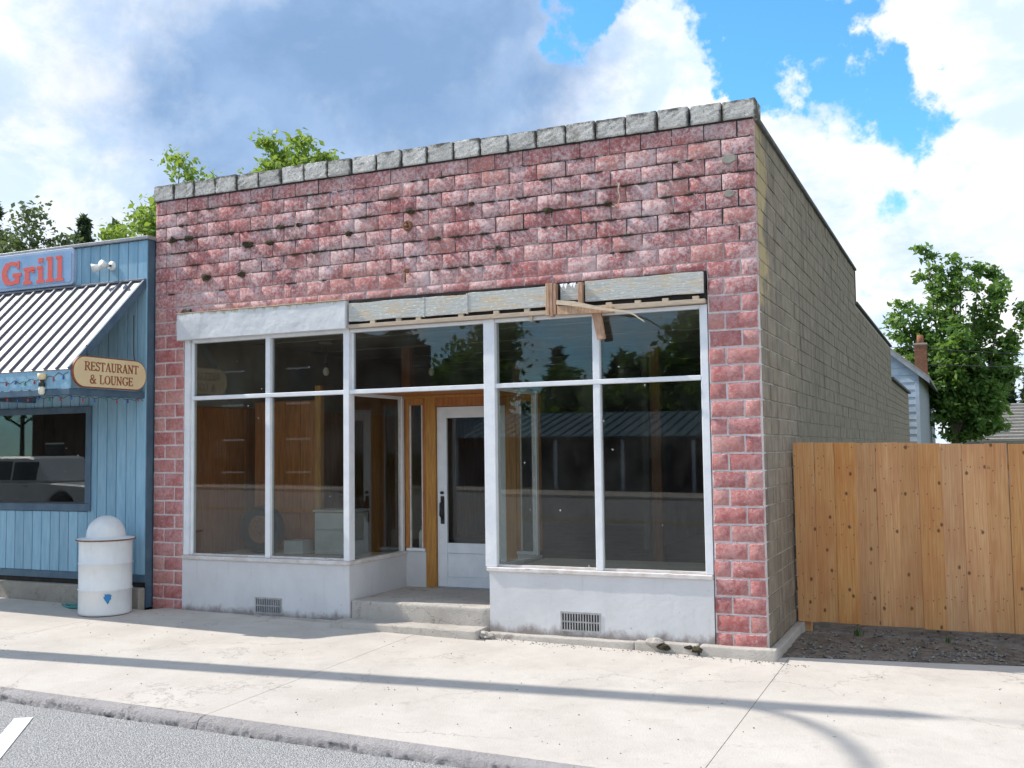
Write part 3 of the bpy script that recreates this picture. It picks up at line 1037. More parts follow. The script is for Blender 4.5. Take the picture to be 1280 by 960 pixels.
# ---- interior
bx('interior_floor', 'interior_floor', shop, X0 + .2, -.2, 1.33, 11.0, .05, .185, 0)
bx('ceiling', 'interior_ceiling', shop, X0 + .2, -.2, .2, 11.0, 3.22, 3.27, 0)
for k in range(7):
    bx('ceiling_batten', 'interior_wall', shop, X0 + .2, -.2, 1.6 + k * 1.3, 1.64 + k * 1.3, 3.205, 3.221, 0)
bx('interior_back_wall', 'interior_wall', shop, X0 + .2, -.2, 10.9, 11.0, .18, 3.22, 0)
bx('partition', 'interior_wall', shop, -3.0, -2.9, 6.2, 10.89, .185, 3.22, 0)
for k in range(26):
    y = .22 + k * .4
    if y > 10.4:
        break
    bx('wall_panel', 'interior_brown', shop, X0 + .195, X0 + .215, y + .004, y + .396, .19, 2.35, .003)
bx('upper_lining', 'interior_wall', shop, X0 + .195, X0 + .208, .22, 10.8, 2.36, 3.215, 0)
bx('right_lining', 'interior_wall', shop, -.215, -.198, .22, 10.8, .19, 3.215, 0)
for (x, y) in ((-5.45, 3.1), (-5.05, 6.0), (-2.3, 4.6)):
    bx('post', 'interior_brown', shop, x - .07, x + .07, y - .07, y + .07, .186, 3.215, .005)

# ---- display platforms, kick panels, sills
def platform(x0, x1):
    bx('display_floor', 'platform_wood', shop, x0, x1, .05, 1.28, .53, .562, .003)
    bx('platform_back', 'platform_wood', shop, x0, x1, 1.24, 1.275, .19, .529, 0)


platform(OL + .01, -4.47)
platform(-2.66, OR_ - .01)


def kick(x0, x1, y0, y1, z0, z1, vent=None):
    """painted plinth panel; with an opening for a vent where there is one"""
    mb = MB()
    if vent is None:
        mb.box(x0, x1, y0, y1, z0, z1)
    else:
        a, b, c, d = vent
        mb.box(x0, a, y0, y1, z0, z1)
        mb.box(b, x1, y0, y1, z0, z1)
        mb.box(a, b, y0, y1, d, z1)
        mb.box(a, b, y0, y1, z0, c)
    p = mb.build('kick_panel', 'kick_paint', shop)
    if vent is not None:
        a, b, c, d = vent
        mb = MB()
        mb.box(a - .012, b + .012, y0 - .006, y0 + .004, d - .006, d + .012)
        mb.box(a - .012, b + .012, y0 - .006, y0 + .004, c - .012, c + .006)
        mb.box(a - .012, a + .006, y0 - .006, y0 + .004, c + .0061, d - .0061)
        mb.box(b - .006, b + .012, y0 - .006, y0 + .004, c + .0061, d - .0061)
        mm = (c + d) / 2
        mb.box(a + .0061, b - .0061, y0 - .003, y0 + .005, mm - .007, mm + .007)
        n = 14
        for q in range(1, n):
            xx = a + (b - a) * q / n
            mb.box(xx - .0065, xx + .0065, y0 - .0045, y0 + .006, c + .0062, mm - .0071)
            mb.box(xx - .0065, xx + .0065, y0 - .0045, y0 + .006, mm + .0071, d - .0062)
        mb.build('vent', 'galvanised', p)
        bx('vent_box', 'dark_void', p, a + .001, b - .001, y0 + .02, y1 - .002, c + .001, d - .001, 0)
    return p


ZK = .555
kick(OL + .002, -4.402, -.012, .06, -.2, ZK, (-5.63, -5.29, .0, .155))
kick(-2.742, OR_ - .002, -.012, .06, -.2, ZK, (-1.97, -1.585, .02, .185))
kick(-4.46, -4.402, .061, 1.2, -.2, ZK)
kick(-2.742, -2.69, .061, 1.2, -.2, ZK)
kick(-4.401, -4.135, 1.2, 1.25, .16, .60)
kick(-2.965, -2.743, 1.2, 1.25, .16, .60)


def sill(x0, x1, y0, y1, z0=.556, z1=.598):
    mb = MB()
    n = max(2, int(max(x1 - x0, y1 - y0) / .12))
    mb.box(x0, x1, y0, y1, z0, z1)
    me = mb.mesh('sill', None, .006)
    bm = bmesh.new()
    bm.from_mesh(me)
    bmesh.ops.subdivide_edges(bm, edges=[e for e in bm.edges if e.calc_length() > .5], cuts=n, use_grid_fill=True)
    for v in bm.verts:
        v.co += mnoise.noise_vector(v.co * 7) * .003
    bm.to_mesh(me)
    bm.free()
    me.materials.append(mt('sill_paint'))
    return link('sill', me, shop)


sill(OL + .004, -4.385, -.034, .10)
sill(-2.765, OR_ - .004, -.034, .10)
sill(-4.47, -4.385, .101, 1.24)
sill(-2.762, -2.68, .101, 1.24)
bx('sidelight_sill', 'frame_paint', shop, -4.384, -4.135, 1.17, 1.26, .601, .635)
bx('sidelight_sill', 'frame_paint', shop, -2.965, -2.763, 1.17, 1.26, .601, .635)

# ---- frame members
FP = 'frame_paint'
ZB, ZR0, ZR1, ZT = .600, 2.395, 2.44, 3.10


def mull(x0, x1, z0, z1, y0=.0, y1=.10, mat=FP, name='mullion'):
    return bx(name, mat, shop, x0, x1, y0, y1, z0, z1, .004)


mull(OL + .003, -6.615, ZB, ZT, .0, .10)
mull(-6.613, -6.575, ZB, ZT, .03, .09)
mull(-4.475, -4.402, ZB, ZT, -.012, .10)
mull(-2.785, -2.662, ZB, ZT, -.012, .11)
mull(-.55, OR_ - .003, ZB, ZT, .0, .10)
for (a, b) in ((-5.525, -5.46), (-1.615, -1.545)):
    mull(a, b, ZB, ZR0 - .001, .004, .085)
    mull(a, b, ZR1 + .001, ZT, .004, .085)
for (a, b) in ((-6.574, -4.476), (-4.401, -2.786), (-2.661, -.551)):
    mull(a, b, ZR0, ZR1, -.002, .09, name='transom_rail')
    mull(a, b, 3.065, ZT, .0, .09, name='head_rail')
mull(-4.401, -4.372, ZR1 + .001, 3.064, .03, .085, name='glazing_bead')
for (a, b) in ((-6.574, -5.526), (-5.459, -4.476), (-2.661, -1.616), (-1.544, -.551)):
    bx('glazing_bead', 'sill_paint', shop, a, b, .022, .046, ZB, ZB + .022, .002)


def pane(x0, x1, z0, z1, y=.05, mat='shop_glass'):
    return bx('window_pane', mat, shop, x0, x1, y, y + .006, z0, z1, 0)


for (a, b) in ((-6.574, -5.526), (-5.459, -4.476), (-2.661, -1.616), (-1.544, -.551)):
    pane(a, b, ZB + .001, ZR0 - .001)
    pane(a, b, ZR1 + .001, 3.064)
pane(-4.371, -2.786, ZR1 + .001, 3.064)
# returns of the recessed entry
for xr in (-4.44, -2.722):
    bx('window_pane', 'shop_glass', shop, xr - .003, xr + .003, .112, 1.139, ZB + .001, 2.38, 0)
    bx('return_rail', FP, shop, xr - .02, xr + .02, .112, 1.139, 2.381, 2.42, .003)
    bx('corner_post', FP, shop, xr - .03, xr + .028, 1.14, 1.195, ZB, 2.42, .004)
    bx('corner_bead', 'sill_paint', shop, xr - .012, xr + .012, 1.128, 1.139, ZB, 2.38, .002)
# back of the entry: varnished posts, side lights, door
VW = 'varnished_wood'
bx('door_post', VW, shop, -4.408, -4.352, 1.198, 1.27, .636, 2.42, .003)
bx('door_post', VW, shop, -4.172, -4.132, 1.199, 1.27, .636, 2.42, .003)
bx('door_jamb', VW, shop, -4.131, -4.0, 1.19, 1.30, .185, 2.42, .005)
bx('door_jamb', VW, shop, -3.10, -2.968, 1.19, 1.30, .185, 2.42, .005)
bx('door_post', VW, shop, -2.967, -2.925, 1.199, 1.27, .636, 2.42, .003)
bx('door_post', VW, shop, -2.755, -2.69, 1.198, 1.27, .636, 2.42, .003)
bx('door_head', VW, shop, -3.999, -3.101, 1.19, 1.30, 2.285, 2.42, .005)
for (a, b) in ((-4.351, -4.173), (-2.924, -2.756)):
    bx('sidelight_head', VW, shop, a, b, 1.199, 1.27, 2.31, 2.42, .003)
    for (c, d) in ((a, a + .018), (b - .018, b)):
        bx('glazing_bead', 'sill_paint', shop, c, d, 1.205, 1.235, .636, 2.309, .002)
    bx('window_pane', 'shop_glass', shop, a + .019, b - .019, 1.215, 1.221, .637, 2.308, 0)
bx('entry_soffit', VW, shop, -4.401, -2.787, .11, 1.189, 2.421, 2.445, .003)
bx('soffit_trim', VW, shop, -4.401, -2.787, 1.15, 1.188, 2.39, 2.4205, .004)

door_e = bpy.data.objects.new('door', None)
COL.objects.link(door_e)
door_e.parent = shop
door_e.location = Vector((-3.999, 1.22, .19)) - shop.location
DX0, DX1, DZ0, DZ1 = -3.996, -3.104, .197, 2.28


def dbx(name, mat, x0, x1, y0, y1, z0, z1, bev=.004):
    mb = MB()
    mb.box(x0, x1, y0, y1, z0, z1)
    return mb.build(name, mat, door_e, bev)


dbx('stile', FP, DX0, DX0 + .125, 1.23, 1.275, DZ0, DZ1)
dbx('stile', FP, DX1 - .125, DX1, 1.23, 1.275, DZ0, DZ1)
dbx('rail', FP, DX0 + .126, DX1 - .126, 1.23, 1.275, DZ1 - .13, DZ1)
dbx('rail', FP, DX0 + .126, DX1 - .126, 1.23, 1.275, .585, .70)
dbx('rail', FP, DX0 + .126, DX1 - .126, 1.23, 1.275, DZ0, .31)
dbx('panel', FP, DX0 + .126, DX1 - .126, 1.245, 1.265, .311, .584)
dbx('glass', 'shop_glass', DX0 + .126, DX1 - .126, 1.25, 1.256, .701, DZ1 - .131, 0)
dbx('lock_plate', 'black_metal', DX0 + .045, DX0 + .095, 1.22, 1.2295, .92, 1.24)
mb = MB()
mb.lathe([(0, -.03), (.018, -.03), (.018, 0)], (DX0 + .07, 1.2295, 1.28), 14, 'y')
mb.build('lock_cylinder', 'black_metal', door_e)
mb = MB()
mb.tube([(DX0 + .07, 1.219, 1.18), (DX0 + .07, 1.17, 1.16), (DX0 + .07, 1.165, 1.02), (DX0 + .07, 1.219, .98)], .011, 8)
mb.build('handle', 'black_metal', door_e, smooth=True)
bx('threshold', 'galvanised', shop, -3.999, -3.101, 1.18, 1.29, .186, .196, .002)

# ---- landing, step, plinth
def rough_block(name, mat, x0, x1, y0, y1, z0, z1, amp=.008, bev=.02, cuts=14, parent=shop):
    mb = MB()
    mb.box(x0, x1, y0, y1, z0, z1)
    me = mb.mesh(name, None, bev, seg=2)
    bm = bmesh.new()
    bm.from_mesh(me)
    bmesh.ops.subdivide_edges(bm, edges=[e for e in bm.edges if e.calc_length() > .3], cuts=cuts, use_grid_fill=True)
    for v in bm.verts:
        v.co += mnoise.noise_vector(v.co * 5) * amp + mnoise.noise_vector(v.co * 19) * amp * .6
    for fc in bm.faces:
        fc.smooth = True
    bm.to_mesh(me)
    bm.free()
    me.materials.append(mt(mat))
    return link(name, me, parent)


rough_block('landing', 'step_concrete', -4.395, -2.748, .005, 1.31, -.2, .186, .004, .022, 18)
rough_block('step', 'step_concrete', -4.47, -2.775, -.265, .02, -.3, -.002, .008, .014, 40)
for (a, b) in ((-2.735, -1.22), (-1.215, -.62), (-.6, .085)):
    rough_block('plinth', 'step_concrete', a, b, -.105, .012, -.32, -.028 - (.012 if a < -2 else 0), .006, .014, 16)
rough_block('plinth', 'step_concrete', .002, .085, .013, 1.75, -.32, -.04, .006, .014, 12)
rough_block('plinth', 'step_concrete', -6.2, -4.48, -.05, -.013, -.2, -.012 - .02, .006, .006, 16)
# crumbled lump at the broken plinth joint
for (x, y, z, s) in ((-1.02, -.09, -.025, .06), (-.93, -.11, -.06, .045), (-.62, -.11, -.065, .04), (-.70, -.10, -.05, .03), (-2.73, -.16, -.05, .06)):
    bm = bmesh.new()
    bmesh.ops.create_icosphere(bm, subdivisions=2, radius=1)
    for v in bm.verts:
        d = v.co.normalized()
        v.co = Vector((d.x * 1.3, d.y * .8, d.z * .7)) * s * (1 + .7 * mnoise.noise(d * 2.2 + Vector((x * 31, y, z))))
    me = bpy.data.meshes.new('rubble')
    bm.to_mesh(me)
    bm.free()
    me.materials.append(mt('step_concrete' if s > .045 else 'moss'))
    at('rubble', me, shop, (x, y, z))

# ---- fascia
FY = -.085
mb = MB()
mb.box(-6.735, -4.40, FY, .01, 3.098, 3.408)
me = mb.mesh('fascia_panel', None, .006)
bm = bmesh.new()
bm.from_mesh(me)
bmesh.ops.subdivide_edges(bm, edges=[e for e in bm.edges if e.calc_length() > 1], cuts=16, use_grid_fill=True)
bmesh.ops.subdivide_edges(bm, edges=[e for e in bm.edges if .2 < e.calc_length() < .4], cuts=2, use_grid_fill=True)
for v in bm.verts:
    v.co.y += .010 * mnoise.noise(Vector((v.co.x * 1.9, v.co.z * 4, 0)))
    v.co.z += .006 * mnoise.noise(Vector((v.co.x * 5, 1, v.co.z)))
bm.to_mesh(me)
bm.free()
me.materials.append(mt('rusted_panel'))
link('fascia_panel', me, shop)
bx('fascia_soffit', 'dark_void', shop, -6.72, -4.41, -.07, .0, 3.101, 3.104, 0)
bx('panel_flashing', 'pale_wood', shop, -6.745, -4.395, FY - .006, -.01, 3.4085, 3.416, .002)

boards = [(-4.378, -3.462, 3.175, 3.372), (-3.445, -2.955, 3.172, 3.368), (-2.935, -2.042, 3.180, 3.38), (-1.925, -1.735, 3.225, 3.385), (-1.66, -.492, 3.200, 3.402)]
for i, (a, b, c, d) in enumerate(boards):
    mb = MB()
    mb.box(a, b, 0, .024, 0, d - c)
    me = mb.mesh('fascia_board', None, .003)
    bm = bmesh.new()
    bm.from_mesh(me)
    bmesh.ops.subdivide_edges(bm, edges=[e for e in bm.edges if e.calc_length() > .3], cuts=12, use_grid_fill=True)
    for v in bm.verts:
        v.co.z += .008 * mnoise.noise(Vector((v.co.x * 3, v.co.z * 2, i))) + .004 * mnoise.noise(Vector((v.co.x * 19, v.co.z, i)))
        v.co.y += .008 * mnoise.noise(Vector((v.co.x * 2, 3, i)))
    bm.to_mesh(me)
    bm.free()
    me.materials.append(mt('weathered_board'))
    o = link('fascia_board', me, shop)
    o.location += Vector((0, -.052 if i != 3 else -.03, c))
bx('fascia_backing', 'dark_void', shop, -4.395, OR_ - .004, -.012, .01, 3.142, 3.409, 0)
for x in (-3.452, -2.945):
    bx('board_end_strip', 'weathered_board', shop, x - .011, x + .009, -.056, -.028, 3.165, 3.375, .002)
for x in (-4.08, -3.76, -3.52, -3.02, -2.62, -2.28, -2.03, -1.42, -1.13, -.86, -.57):
    bx('cleat', 'pale_wood', shop, x - .03, x + .03, -.05, -.013, 3.142, 3.176, .002)
mb = MB()
mb.box(-4.392, -2.0, -.062, -.002, 3.100, 3.141)
mb.build('ledger', 'pale_wood', shop, .003)
mb = MB()
mb.hexa([(-1.62, -.06, 3.10), (OR_ - .005, -.06, 3.106), (-1.62, -.002, 3.10), (OR_ - .005, -.002, 3.106),
         (-1.62, -.06, 3.155), (OR_ - .005, -.06, 3.145), (-1.62, -.002, 3.155), (OR_ - .005, -.002, 3.145)])
mb.build('ledger', 'pale_wood', shop, .003)
# exposed studs and the splintered board hanging from them
for (x, z0, z1, w) in ((-2.045, 3.085, 3.405, .018), (-2.005, 3.075, 3.405, .017), (-1.968, 3.09, 3.40, .015), (-1.70, 3.16, 3.39, .024)):
    bx('stud', 'raw_wood', shop, x - w, x + w, -.085, -.02, z0, z1, .003)
mb = MB()
mb.hexa([(-1.94, -.09, 3.085), (-1.36, -.115, 3.07), (-1.94, -.03, 3.085), (-1.36, -.05, 3.07),
         (-1.94, -.09, 3.175), (-1.36, -.115, 3.125), (-1.94, -.03, 3.175), (-1.36, -.05, 3.125)])
mb.build('broken_board', 'raw_wood', shop, .003)
mb = MB()
mb.hexa([(-1.535, -.08, 2.82), (-1.455, -.08, 2.825), (-1.535, -.04, 2.82), (-1.455, -.04, 2.825),
         (-1.59, -.075, 3.10), (-1.50, -.075, 3.10), (-1.59, -.03, 3.10), (-1.50, -.03, 3.10)])
mb.build('broken_board', 'raw_wood', shop, .003)
mb = MB()
pts = [(-1.945, -.10, 3.215), (-1.75, -.13, 3.185), (-1.5, -.16, 3.12), (-1.3, -.185, 3.075), (-1.2, -.20, 3.06), (-1.12, -.21, 3.02), (-1.03, -.225, 2.955), (-1.015, -.225, 2.94)]
ws = [.030, .030, .022, .014, .009, .008, .006, .001]
vs, fs = [], []
for (p, w) in zip(pts, ws):
    vs += [(p[0], p[1], p[2] - w), (p[0], p[1] + .012, p[2] - w), (p[0] + .004, p[1] + .012, p[2] + w * .5), (p[0] + .004, p[1], p[2] + w * .5)]
for i in range(len(pts) - 1):
    for q in range(4):
        fs.append((i * 4 + q, i * 4 + (q + 1) % 4, (i + 1) * 4 + (q + 1) % 4, (i + 1) * 4 + q))
fs += [(3, 2, 1, 0), tuple(range(len(vs) - 4, len(vs)))]
mb.add(vs, fs)
mb.build('splinter', 'pale_wood', shop)
for (x, s) in ((-1.9, .02), (-1.86, .028), (-1.8, .02), (-1.77, .026)):
    mb = MB()
    mb.add([(x - .02, -.06, 3.39), (x + .022, -.062, 3.395), (x + .008, -.075, 3.39 - s * 2), (x, -.05, 3.385)], [(0, 1, 2), (0, 2, 3), (1, 3, 2), (0, 3, 1)])
    mb.build('paint_flake', 'frame_paint', shop)
bx('nail_block', 'pale_wood', shop, -2.255, -2.225, -.05, -.01, 3.045, 3.0995, .002)

# ---- things inside the shop
def pendant(x, y, label):
    p = thing('pendant_lamp', label, 'lamp', (x, y, 3.2), 'bare lamps hanging inside the shop')
    MB().lathe([(0, 3.204), (.10, 3.204), (.09, 3.175), (.02, 3.165), (0, 3.165)], (x, y, 0), 16).build('ceiling_rose', 'interior_wall', p, smooth=True)
    MB().tube([(x, y, 3.166), (x, y, 2.93)], .009, 6).build('cord', 'black_metal', p)
    MB().lathe([(0, 2.93), (.025, 2.93), (.03, 2.87), (0, 2.87)], (x, y, 0), 12).build('socket', 'black_metal', p, smooth=True)
    MB().lathe([(.022, 2.869), (.04, 2.83), (.042, 2.80), (.025, 2.765), (0, 2.76)], (x, y, 0), 14).build('bulb', 'lamp_glass', p, smooth=True)


pendant(-5.9, 1.75, 'bare bulb pendant lamp behind the upper pane beside the brick pier')
pendant(-4.75, 2.5, 'bare bulb pendant lamp behind the transom over the recessed entry')
# brown panelled back of the left display, with an old wheel and boxes stored in front
for k in range(4):
    x = -6.66 + k * .235
    bx('display_panel', 'interior_brown', shop, x + .002, x + .232, 1.27, 1.29, .565, 2.42, .003)
bx('panel_rail', 'interior_brown', shop, -6.66, -5.73, 1.245, 1.268, 1.02, 1.06, .004)
bx('panel_post', 'varnished_wood', shop, -5.715, -5.63, 1.23, 1.31, .565, 2.6, .004)
wh = thing('old_wheel', 'old black tyre wheel with rusty rim standing inside the shop window', 'wheel', (-6.13, .75, .565))
wc = (-6.13, .75, .565 + .285)
MB().lathe([(.165, -.06), (.25, -.085), (.28, -.06), (.285, 0), (.28, .06), (.25, .085), (.165, .06)], wc, 36, 'y').build('tyre', 'tyre', wh, smooth=True)
MB().lathe([(0, -.03), (.05, -.05), (.065, -.02), (.12, -.015), (.145, -.05), (.168, -.062), (.168, .06), (0, .06)], wc, 28, 'y').build('rim', 'rust', wh, smooth=True)
cab = thing('enamel_cabinet', 'low pale grey enamel cabinet stored on the display floor beside the entry', 'cabinet', (-5.16, .95, .565))
MB().box(-5.42, -4.90, .80, 1.17, .563, 1.06).build('body', 'enamel_white', cab, .012)
MB().box(-5.44, -4.88, .785, 1.18, 1.062, 1.09).build('top', 'enamel_white', cab, .01)
MB().box(-5.41, -4.91, .785, .799, .86, .872).build('trim_strip', 'galvanised', cab, .002)
cb = thing('carton', 'small pale grey carton on the display floor beside the old wheel', 'carton', (-5.66, .8, .563))
MB().box(-5.80, -5.53, .72, .95, .563, .72).build('box', 'enamel_white', cb, .006)
MB().box(-5.80, -5.667, .722, .948, .7205, .7245).build('flap', 'enamel_white', cb, .001)
MB().box(-5.663, -5.53, .722, .948, .7205, .7245).build('flap', 'enamel_white', cb, .001)
stool = thing('stool', 'small pale wooden stool inside behind the narrow side light', 'stool', (-4.245, 1.37, .19))
MB().lathe([(0, .585), (.10, .585), (.105, .6), (.1, .615), (0, .615)], (-4.245, 1.37, 0), 18).build('seat', 'platform_wood', stool)
for q in range(3):
    th = q * 2.1 + .4
    MB().tube([(-4.245 + .09 * cos(th), 1.37 + .09 * sin(th), .187), (-4.245 + .06 * cos(th), 1.37 + .06 * sin(th), .584)], .014, 7).build('leg', 'platform_wood', stool)
jar = thing('plastic_jar', 'pale plastic jar with teal cap behind the narrow side light', 'jar', (-4.245, 1.34, .617))
MB().lathe([(0, .617), (.05, .617), (.055, .63), (.055, .80), (.035, .84), (0, .84)], (-4.245, 1.34, 0), 18).build('body', 'white_plastic', jar, smooth=True)
MB().lathe([(0, .842), (.036, .842), (.036, .885), (0, .888)], (-4.245, 1.34, 0), 16).build('cap', 'teal_strap', jar, smooth=True)
dish = MB().lathe([(0, .565), (.07, .565), (.12, .60), (.125, .605), (.118, .605), (.065, .575), (0, .573)], (-4.62, .32, 0), 24).build('shallow_dish', 'enamel_white', smooth=True)
tag(dish, 'shallow pale grey dish left on the display floor by the entry corner', 'dish')

# ================================================================== BLUE RESTAURANT BUILDING
BX1 = -7.158
grill = thing('blue_restaurant', 'blue vertical board restaurant building with metal awning beside the brick shop', 'restaurant', (-12, 1, -.05))
bx('wall_core', 'blue_trim', grill, -20, BX1, -.085, 12, -.02, 4.33, 0)
bx('foundation', 'foundation', grill, -20, -7.17, -.19, -.086, -.3, .215, .012)
bx('base_trim', 'blue_trim', grill, -20, BX1 + .002, -.122, -.0855, .275, .36, .003)
bx('base_gap', 'dark_void', grill, -20, BX1 - .004, -.10, -.0856, .214, .274, 0)
bx('corner_trim', 'blue_trim', grill, BX1 + .0, BX1 + .006, -.105, -.004, .22, 4.34, .002)
WX, WZ0, WZ1 = -8.10, 1.185, 2.285
_bm = {}


def siding(x, w, z0, z1):
    key = (round(w, 3), round(z0, 2), round(z1, 2))
    if key not in _bm:
        mb = MB()
        mb.box(.004, w - .004, -.112, -.0855, z0, z1)
        _bm[key] = mb.mesh('siding_board', 'blue_siding', .005)
    at('siding_board', _bm[key], grill, (x, 0, 0))


x = BX1 - .006
pw = .152
while x > -12.2:
    a = x - pw
    if a > WX + .02:
        siding(a, pw, .361, 4.33)
    else:
        siding(a, pw, .361, WZ0 - .095)
        siding(a, pw, WZ1 + .075, 4.33)
    x = a
bx('siding_sheet', 'blue_siding', grill, -20, x - .004, -.105, -.0856, .361, 4.33, 0)
bx('parapet_cap', 'metal_roof', grill, -20.1, BX1 + .03, -.15, .12, 4.335, 4.375, .005)
# window
fr_m = 'blue_trim'
win = bx('window_frame', fr_m, grill, -12.2, WX + .09, -.135, -.1125, WZ1 + .001, WZ1 + .08, .004)
bx('window_frame', fr_m, grill, -12.2, WX + .09, -.135, -.1125, WZ0 - .09, WZ0 - .001, .004)
bx('window_frame', fr_m, grill, WX + .001, WX + .09, -.134, -.1125, WZ0, WZ1, .004)
bx('window_frame', fr_m, grill, -12.2, -12.11, -.134, -.1125, WZ0, WZ1, .004)
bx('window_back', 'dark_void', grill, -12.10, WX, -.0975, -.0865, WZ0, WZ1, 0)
bx('window_pane', 'clean_glass', grill, -12.10, WX, -.118, -.112, WZ0 + .001, WZ1 - .001, 0)
bx('window_bead', 'black_metal', grill, -12.10, WX, -.128, -.119, WZ0, WZ0 + .02, .002)
# awning: ribbed metal panels on a boxed frame
AX = -7.205
A0, A1 = (-.118, 3.83), (-1.225, 2.705)
sl = Vector((0, A1[0] - A0[0], A1[1] - A0[1]))
nrm = Vector((0, -(A1[1] - A0[1]), A1[0] - A0[0])).normalized()
if nrm.z < 0:
    nrm = -nrm
pan = MB()
wv_ = .178
base0 = Vector((0, A0[0], A0[1]))


def slab(mb, x0, x1, h0, h1):
    p = []
    for h in (h0, h1):
        for tt in (0, 1):
            for xx in (x0, x1):
                q = base0 + sl * tt + nrm * h
                p.append((xx, q.y, q.z))
    mb.hexa(p)


slab(pan, .002, wv_ - .002, .0, .006)
pan_me = pan.mesh('roof_panel', 'metal_roof', 0)
rib = MB()
slab(rib, -.014, .014, .0065, .032)
rib_me = rib.mesh('rib', 'rib_metal', .004)
x = AX - wv_
while x > -12.6:
    p = at('roof_panel', pan_me, grill, (x, 0, 0))
    at('rib', rib_me, p, (x + .004, 0, 0))
    x -= wv_
AL = x + wv_
mb = MB()
slab(mb, AX - .004, AX + .03, -.06, .03)
mb.build('awning_edge', 'blue_trim', grill, .003)
mb = MB()
slab(mb, AL, AX - .005, -.022, -.001)
mb.build('awning_deck', 'raw_wood', grill)
bx('ridge_flashing', 'rib_metal', grill, AL, AX + .03, -.15, -.113, 3.838, 3.862, .003)
bx('awning_fascia', 'blue_siding', grill, AL, AX + .02, -1.222, -1.20, 2.50, 2.70, .003)
bx('awning_beam', 'blue_trim', grill, AL, AX + .022, -1.228, -1.12, 2.43, 2.499, .004)
bx('awning_beam', 'blue_trim', grill, AX - .08, AX + .022, -1.119, -.113, 2.43, 2.505, .004)
for xx in (-9.0, -10.8, -12.4):
    bx('awning_beam', 'blue_trim', grill, xx - .04, xx + .04, -1.119, -.113, 2.43, 2.499, .004)

# -------- lettering from pen strokes with serifs
def arc(cx, cy, rx, ry, a0, a1, n=14):
    return [(cx + rx * cos(radians(a0 + (a1 - a0) * i / n)), cy + ry * sin(radians(a0 + (a1 - a0) * i / n))) for i in range(n + 1)]


def sv(x, y, w=.2):
    return ([(x - w / 2, y), (x + w / 2, y)], .06)


T, TH = .15, .075      # thick and thin stroke
GL = {
    'R': (.74, [([(.16, 0), (.16, 1)], T), ([(.16, .965)] + arc(.38, .74, .2, .225, 90, -90) + [(.16, .515)], TH), (arc(.38, .74, .2, .2, 50, -50), T * .8), ([(.36, .5), (.66, .03)], T * .85), sv(.16, .03, .3), sv(.12, .97, .24), sv(.68, .03, .16)]),
    'E': (.64, [([(.16, 0), (.16, 1)], T), ([(.1, .965), (.55, .965)], TH), ([(.16, .52), (.45, .52)], TH), ([(.1, .035), (.58, .035)], TH), ([(.555, .98), (.555, .8)], .05), ([(.585, .02), (.585, .22)], .05), ([(.45, .43), (.45, .61)], .05)]),
    'S': (.56, [(arc(.29, .74, .19, .225, 20, 180) + arc(.29, .74, .19, .19, 190, 250)[1:] + arc(.28, .27, .21, .24, 70, -160), T * .75), ([(.48, .98), (.48, .76)], .05), ([(.07, .02), (.07, .26)], .05)]),
    'T': (.68, [([(.34, 0), (.34, 1)], T), ([(.04, .965), (.64, .965)], TH), ([(.05, .98), (.05, .76)], .05), ([(.63, .98), (.63, .76)], .05), sv(.34, .03, .3)]),
    'A': (.74, [([(.12, .02), (.36, 1)], TH), ([(.36, 1), (.62, .02)], T), ([(.2, .33), (.55, .33)], .06), sv(.12, .03, .22), sv(.62, .03, .26)]),
    'U': (.74, [([(.17, 1)] + [(.17, .35)] + arc(.38, .3, .21, .28, 180, 270), T * .9), (arc(.38, .3, .21, .28, 270, 360) + [(.59, 1)], TH), sv(.17, .97, .3), sv(.59, .97, .22)]),
    'N': (.78, [([(.15, 0), (.15, 1)], TH), ([(.13, .97), (.62, .05)], T), ([(.62, 0), (.62, 1)], TH), sv(.15, .03, .24), sv(.12, .97, .2), sv(.62, .97, .24)]),
    'L': (.62, [([(.16, 0), (.16, 1)], T), ([(.1, .035), (.56, .035)], TH), ([(.57, .02), (.57, .26)], .05), sv(.16, .97, .3)]),
    'O': (.80, [(arc(.4, .5, .3, .465, 45, 135), TH), (arc(.4, .5, .3, .465, 135, 225), T), (arc(.4, .5, .3, .465, 225, 315), TH), (arc(.4, .5, .3, .465, 315, 405), T)]),
    'G': (.80, [(arc(.42, .5, .32, .465, 40, 130), TH), (arc(.42, .5, .32, .465, 130, 230), T), (arc(.42, .5, .32, .465, 230, 320), TH), ([(.66, .12), (.66, .42)], T), sv(.66, .42, .28), ([(.67, .98), (.67, .74)], .05)]),
    '&': (.86, [(arc(.34, .76, .17, .2, -60, 250), TH * 1.2), ([(.24, .6), (.72, .02)], T * .9), (arc(.32, .28, .24, .25, 120, 330), T * .8), ([(.53, .16), (.68, .48)], TH), sv(.68, .5, .2), sv(.76, .03, .16)]),
    ' ': (.36, []),
}
B = .22
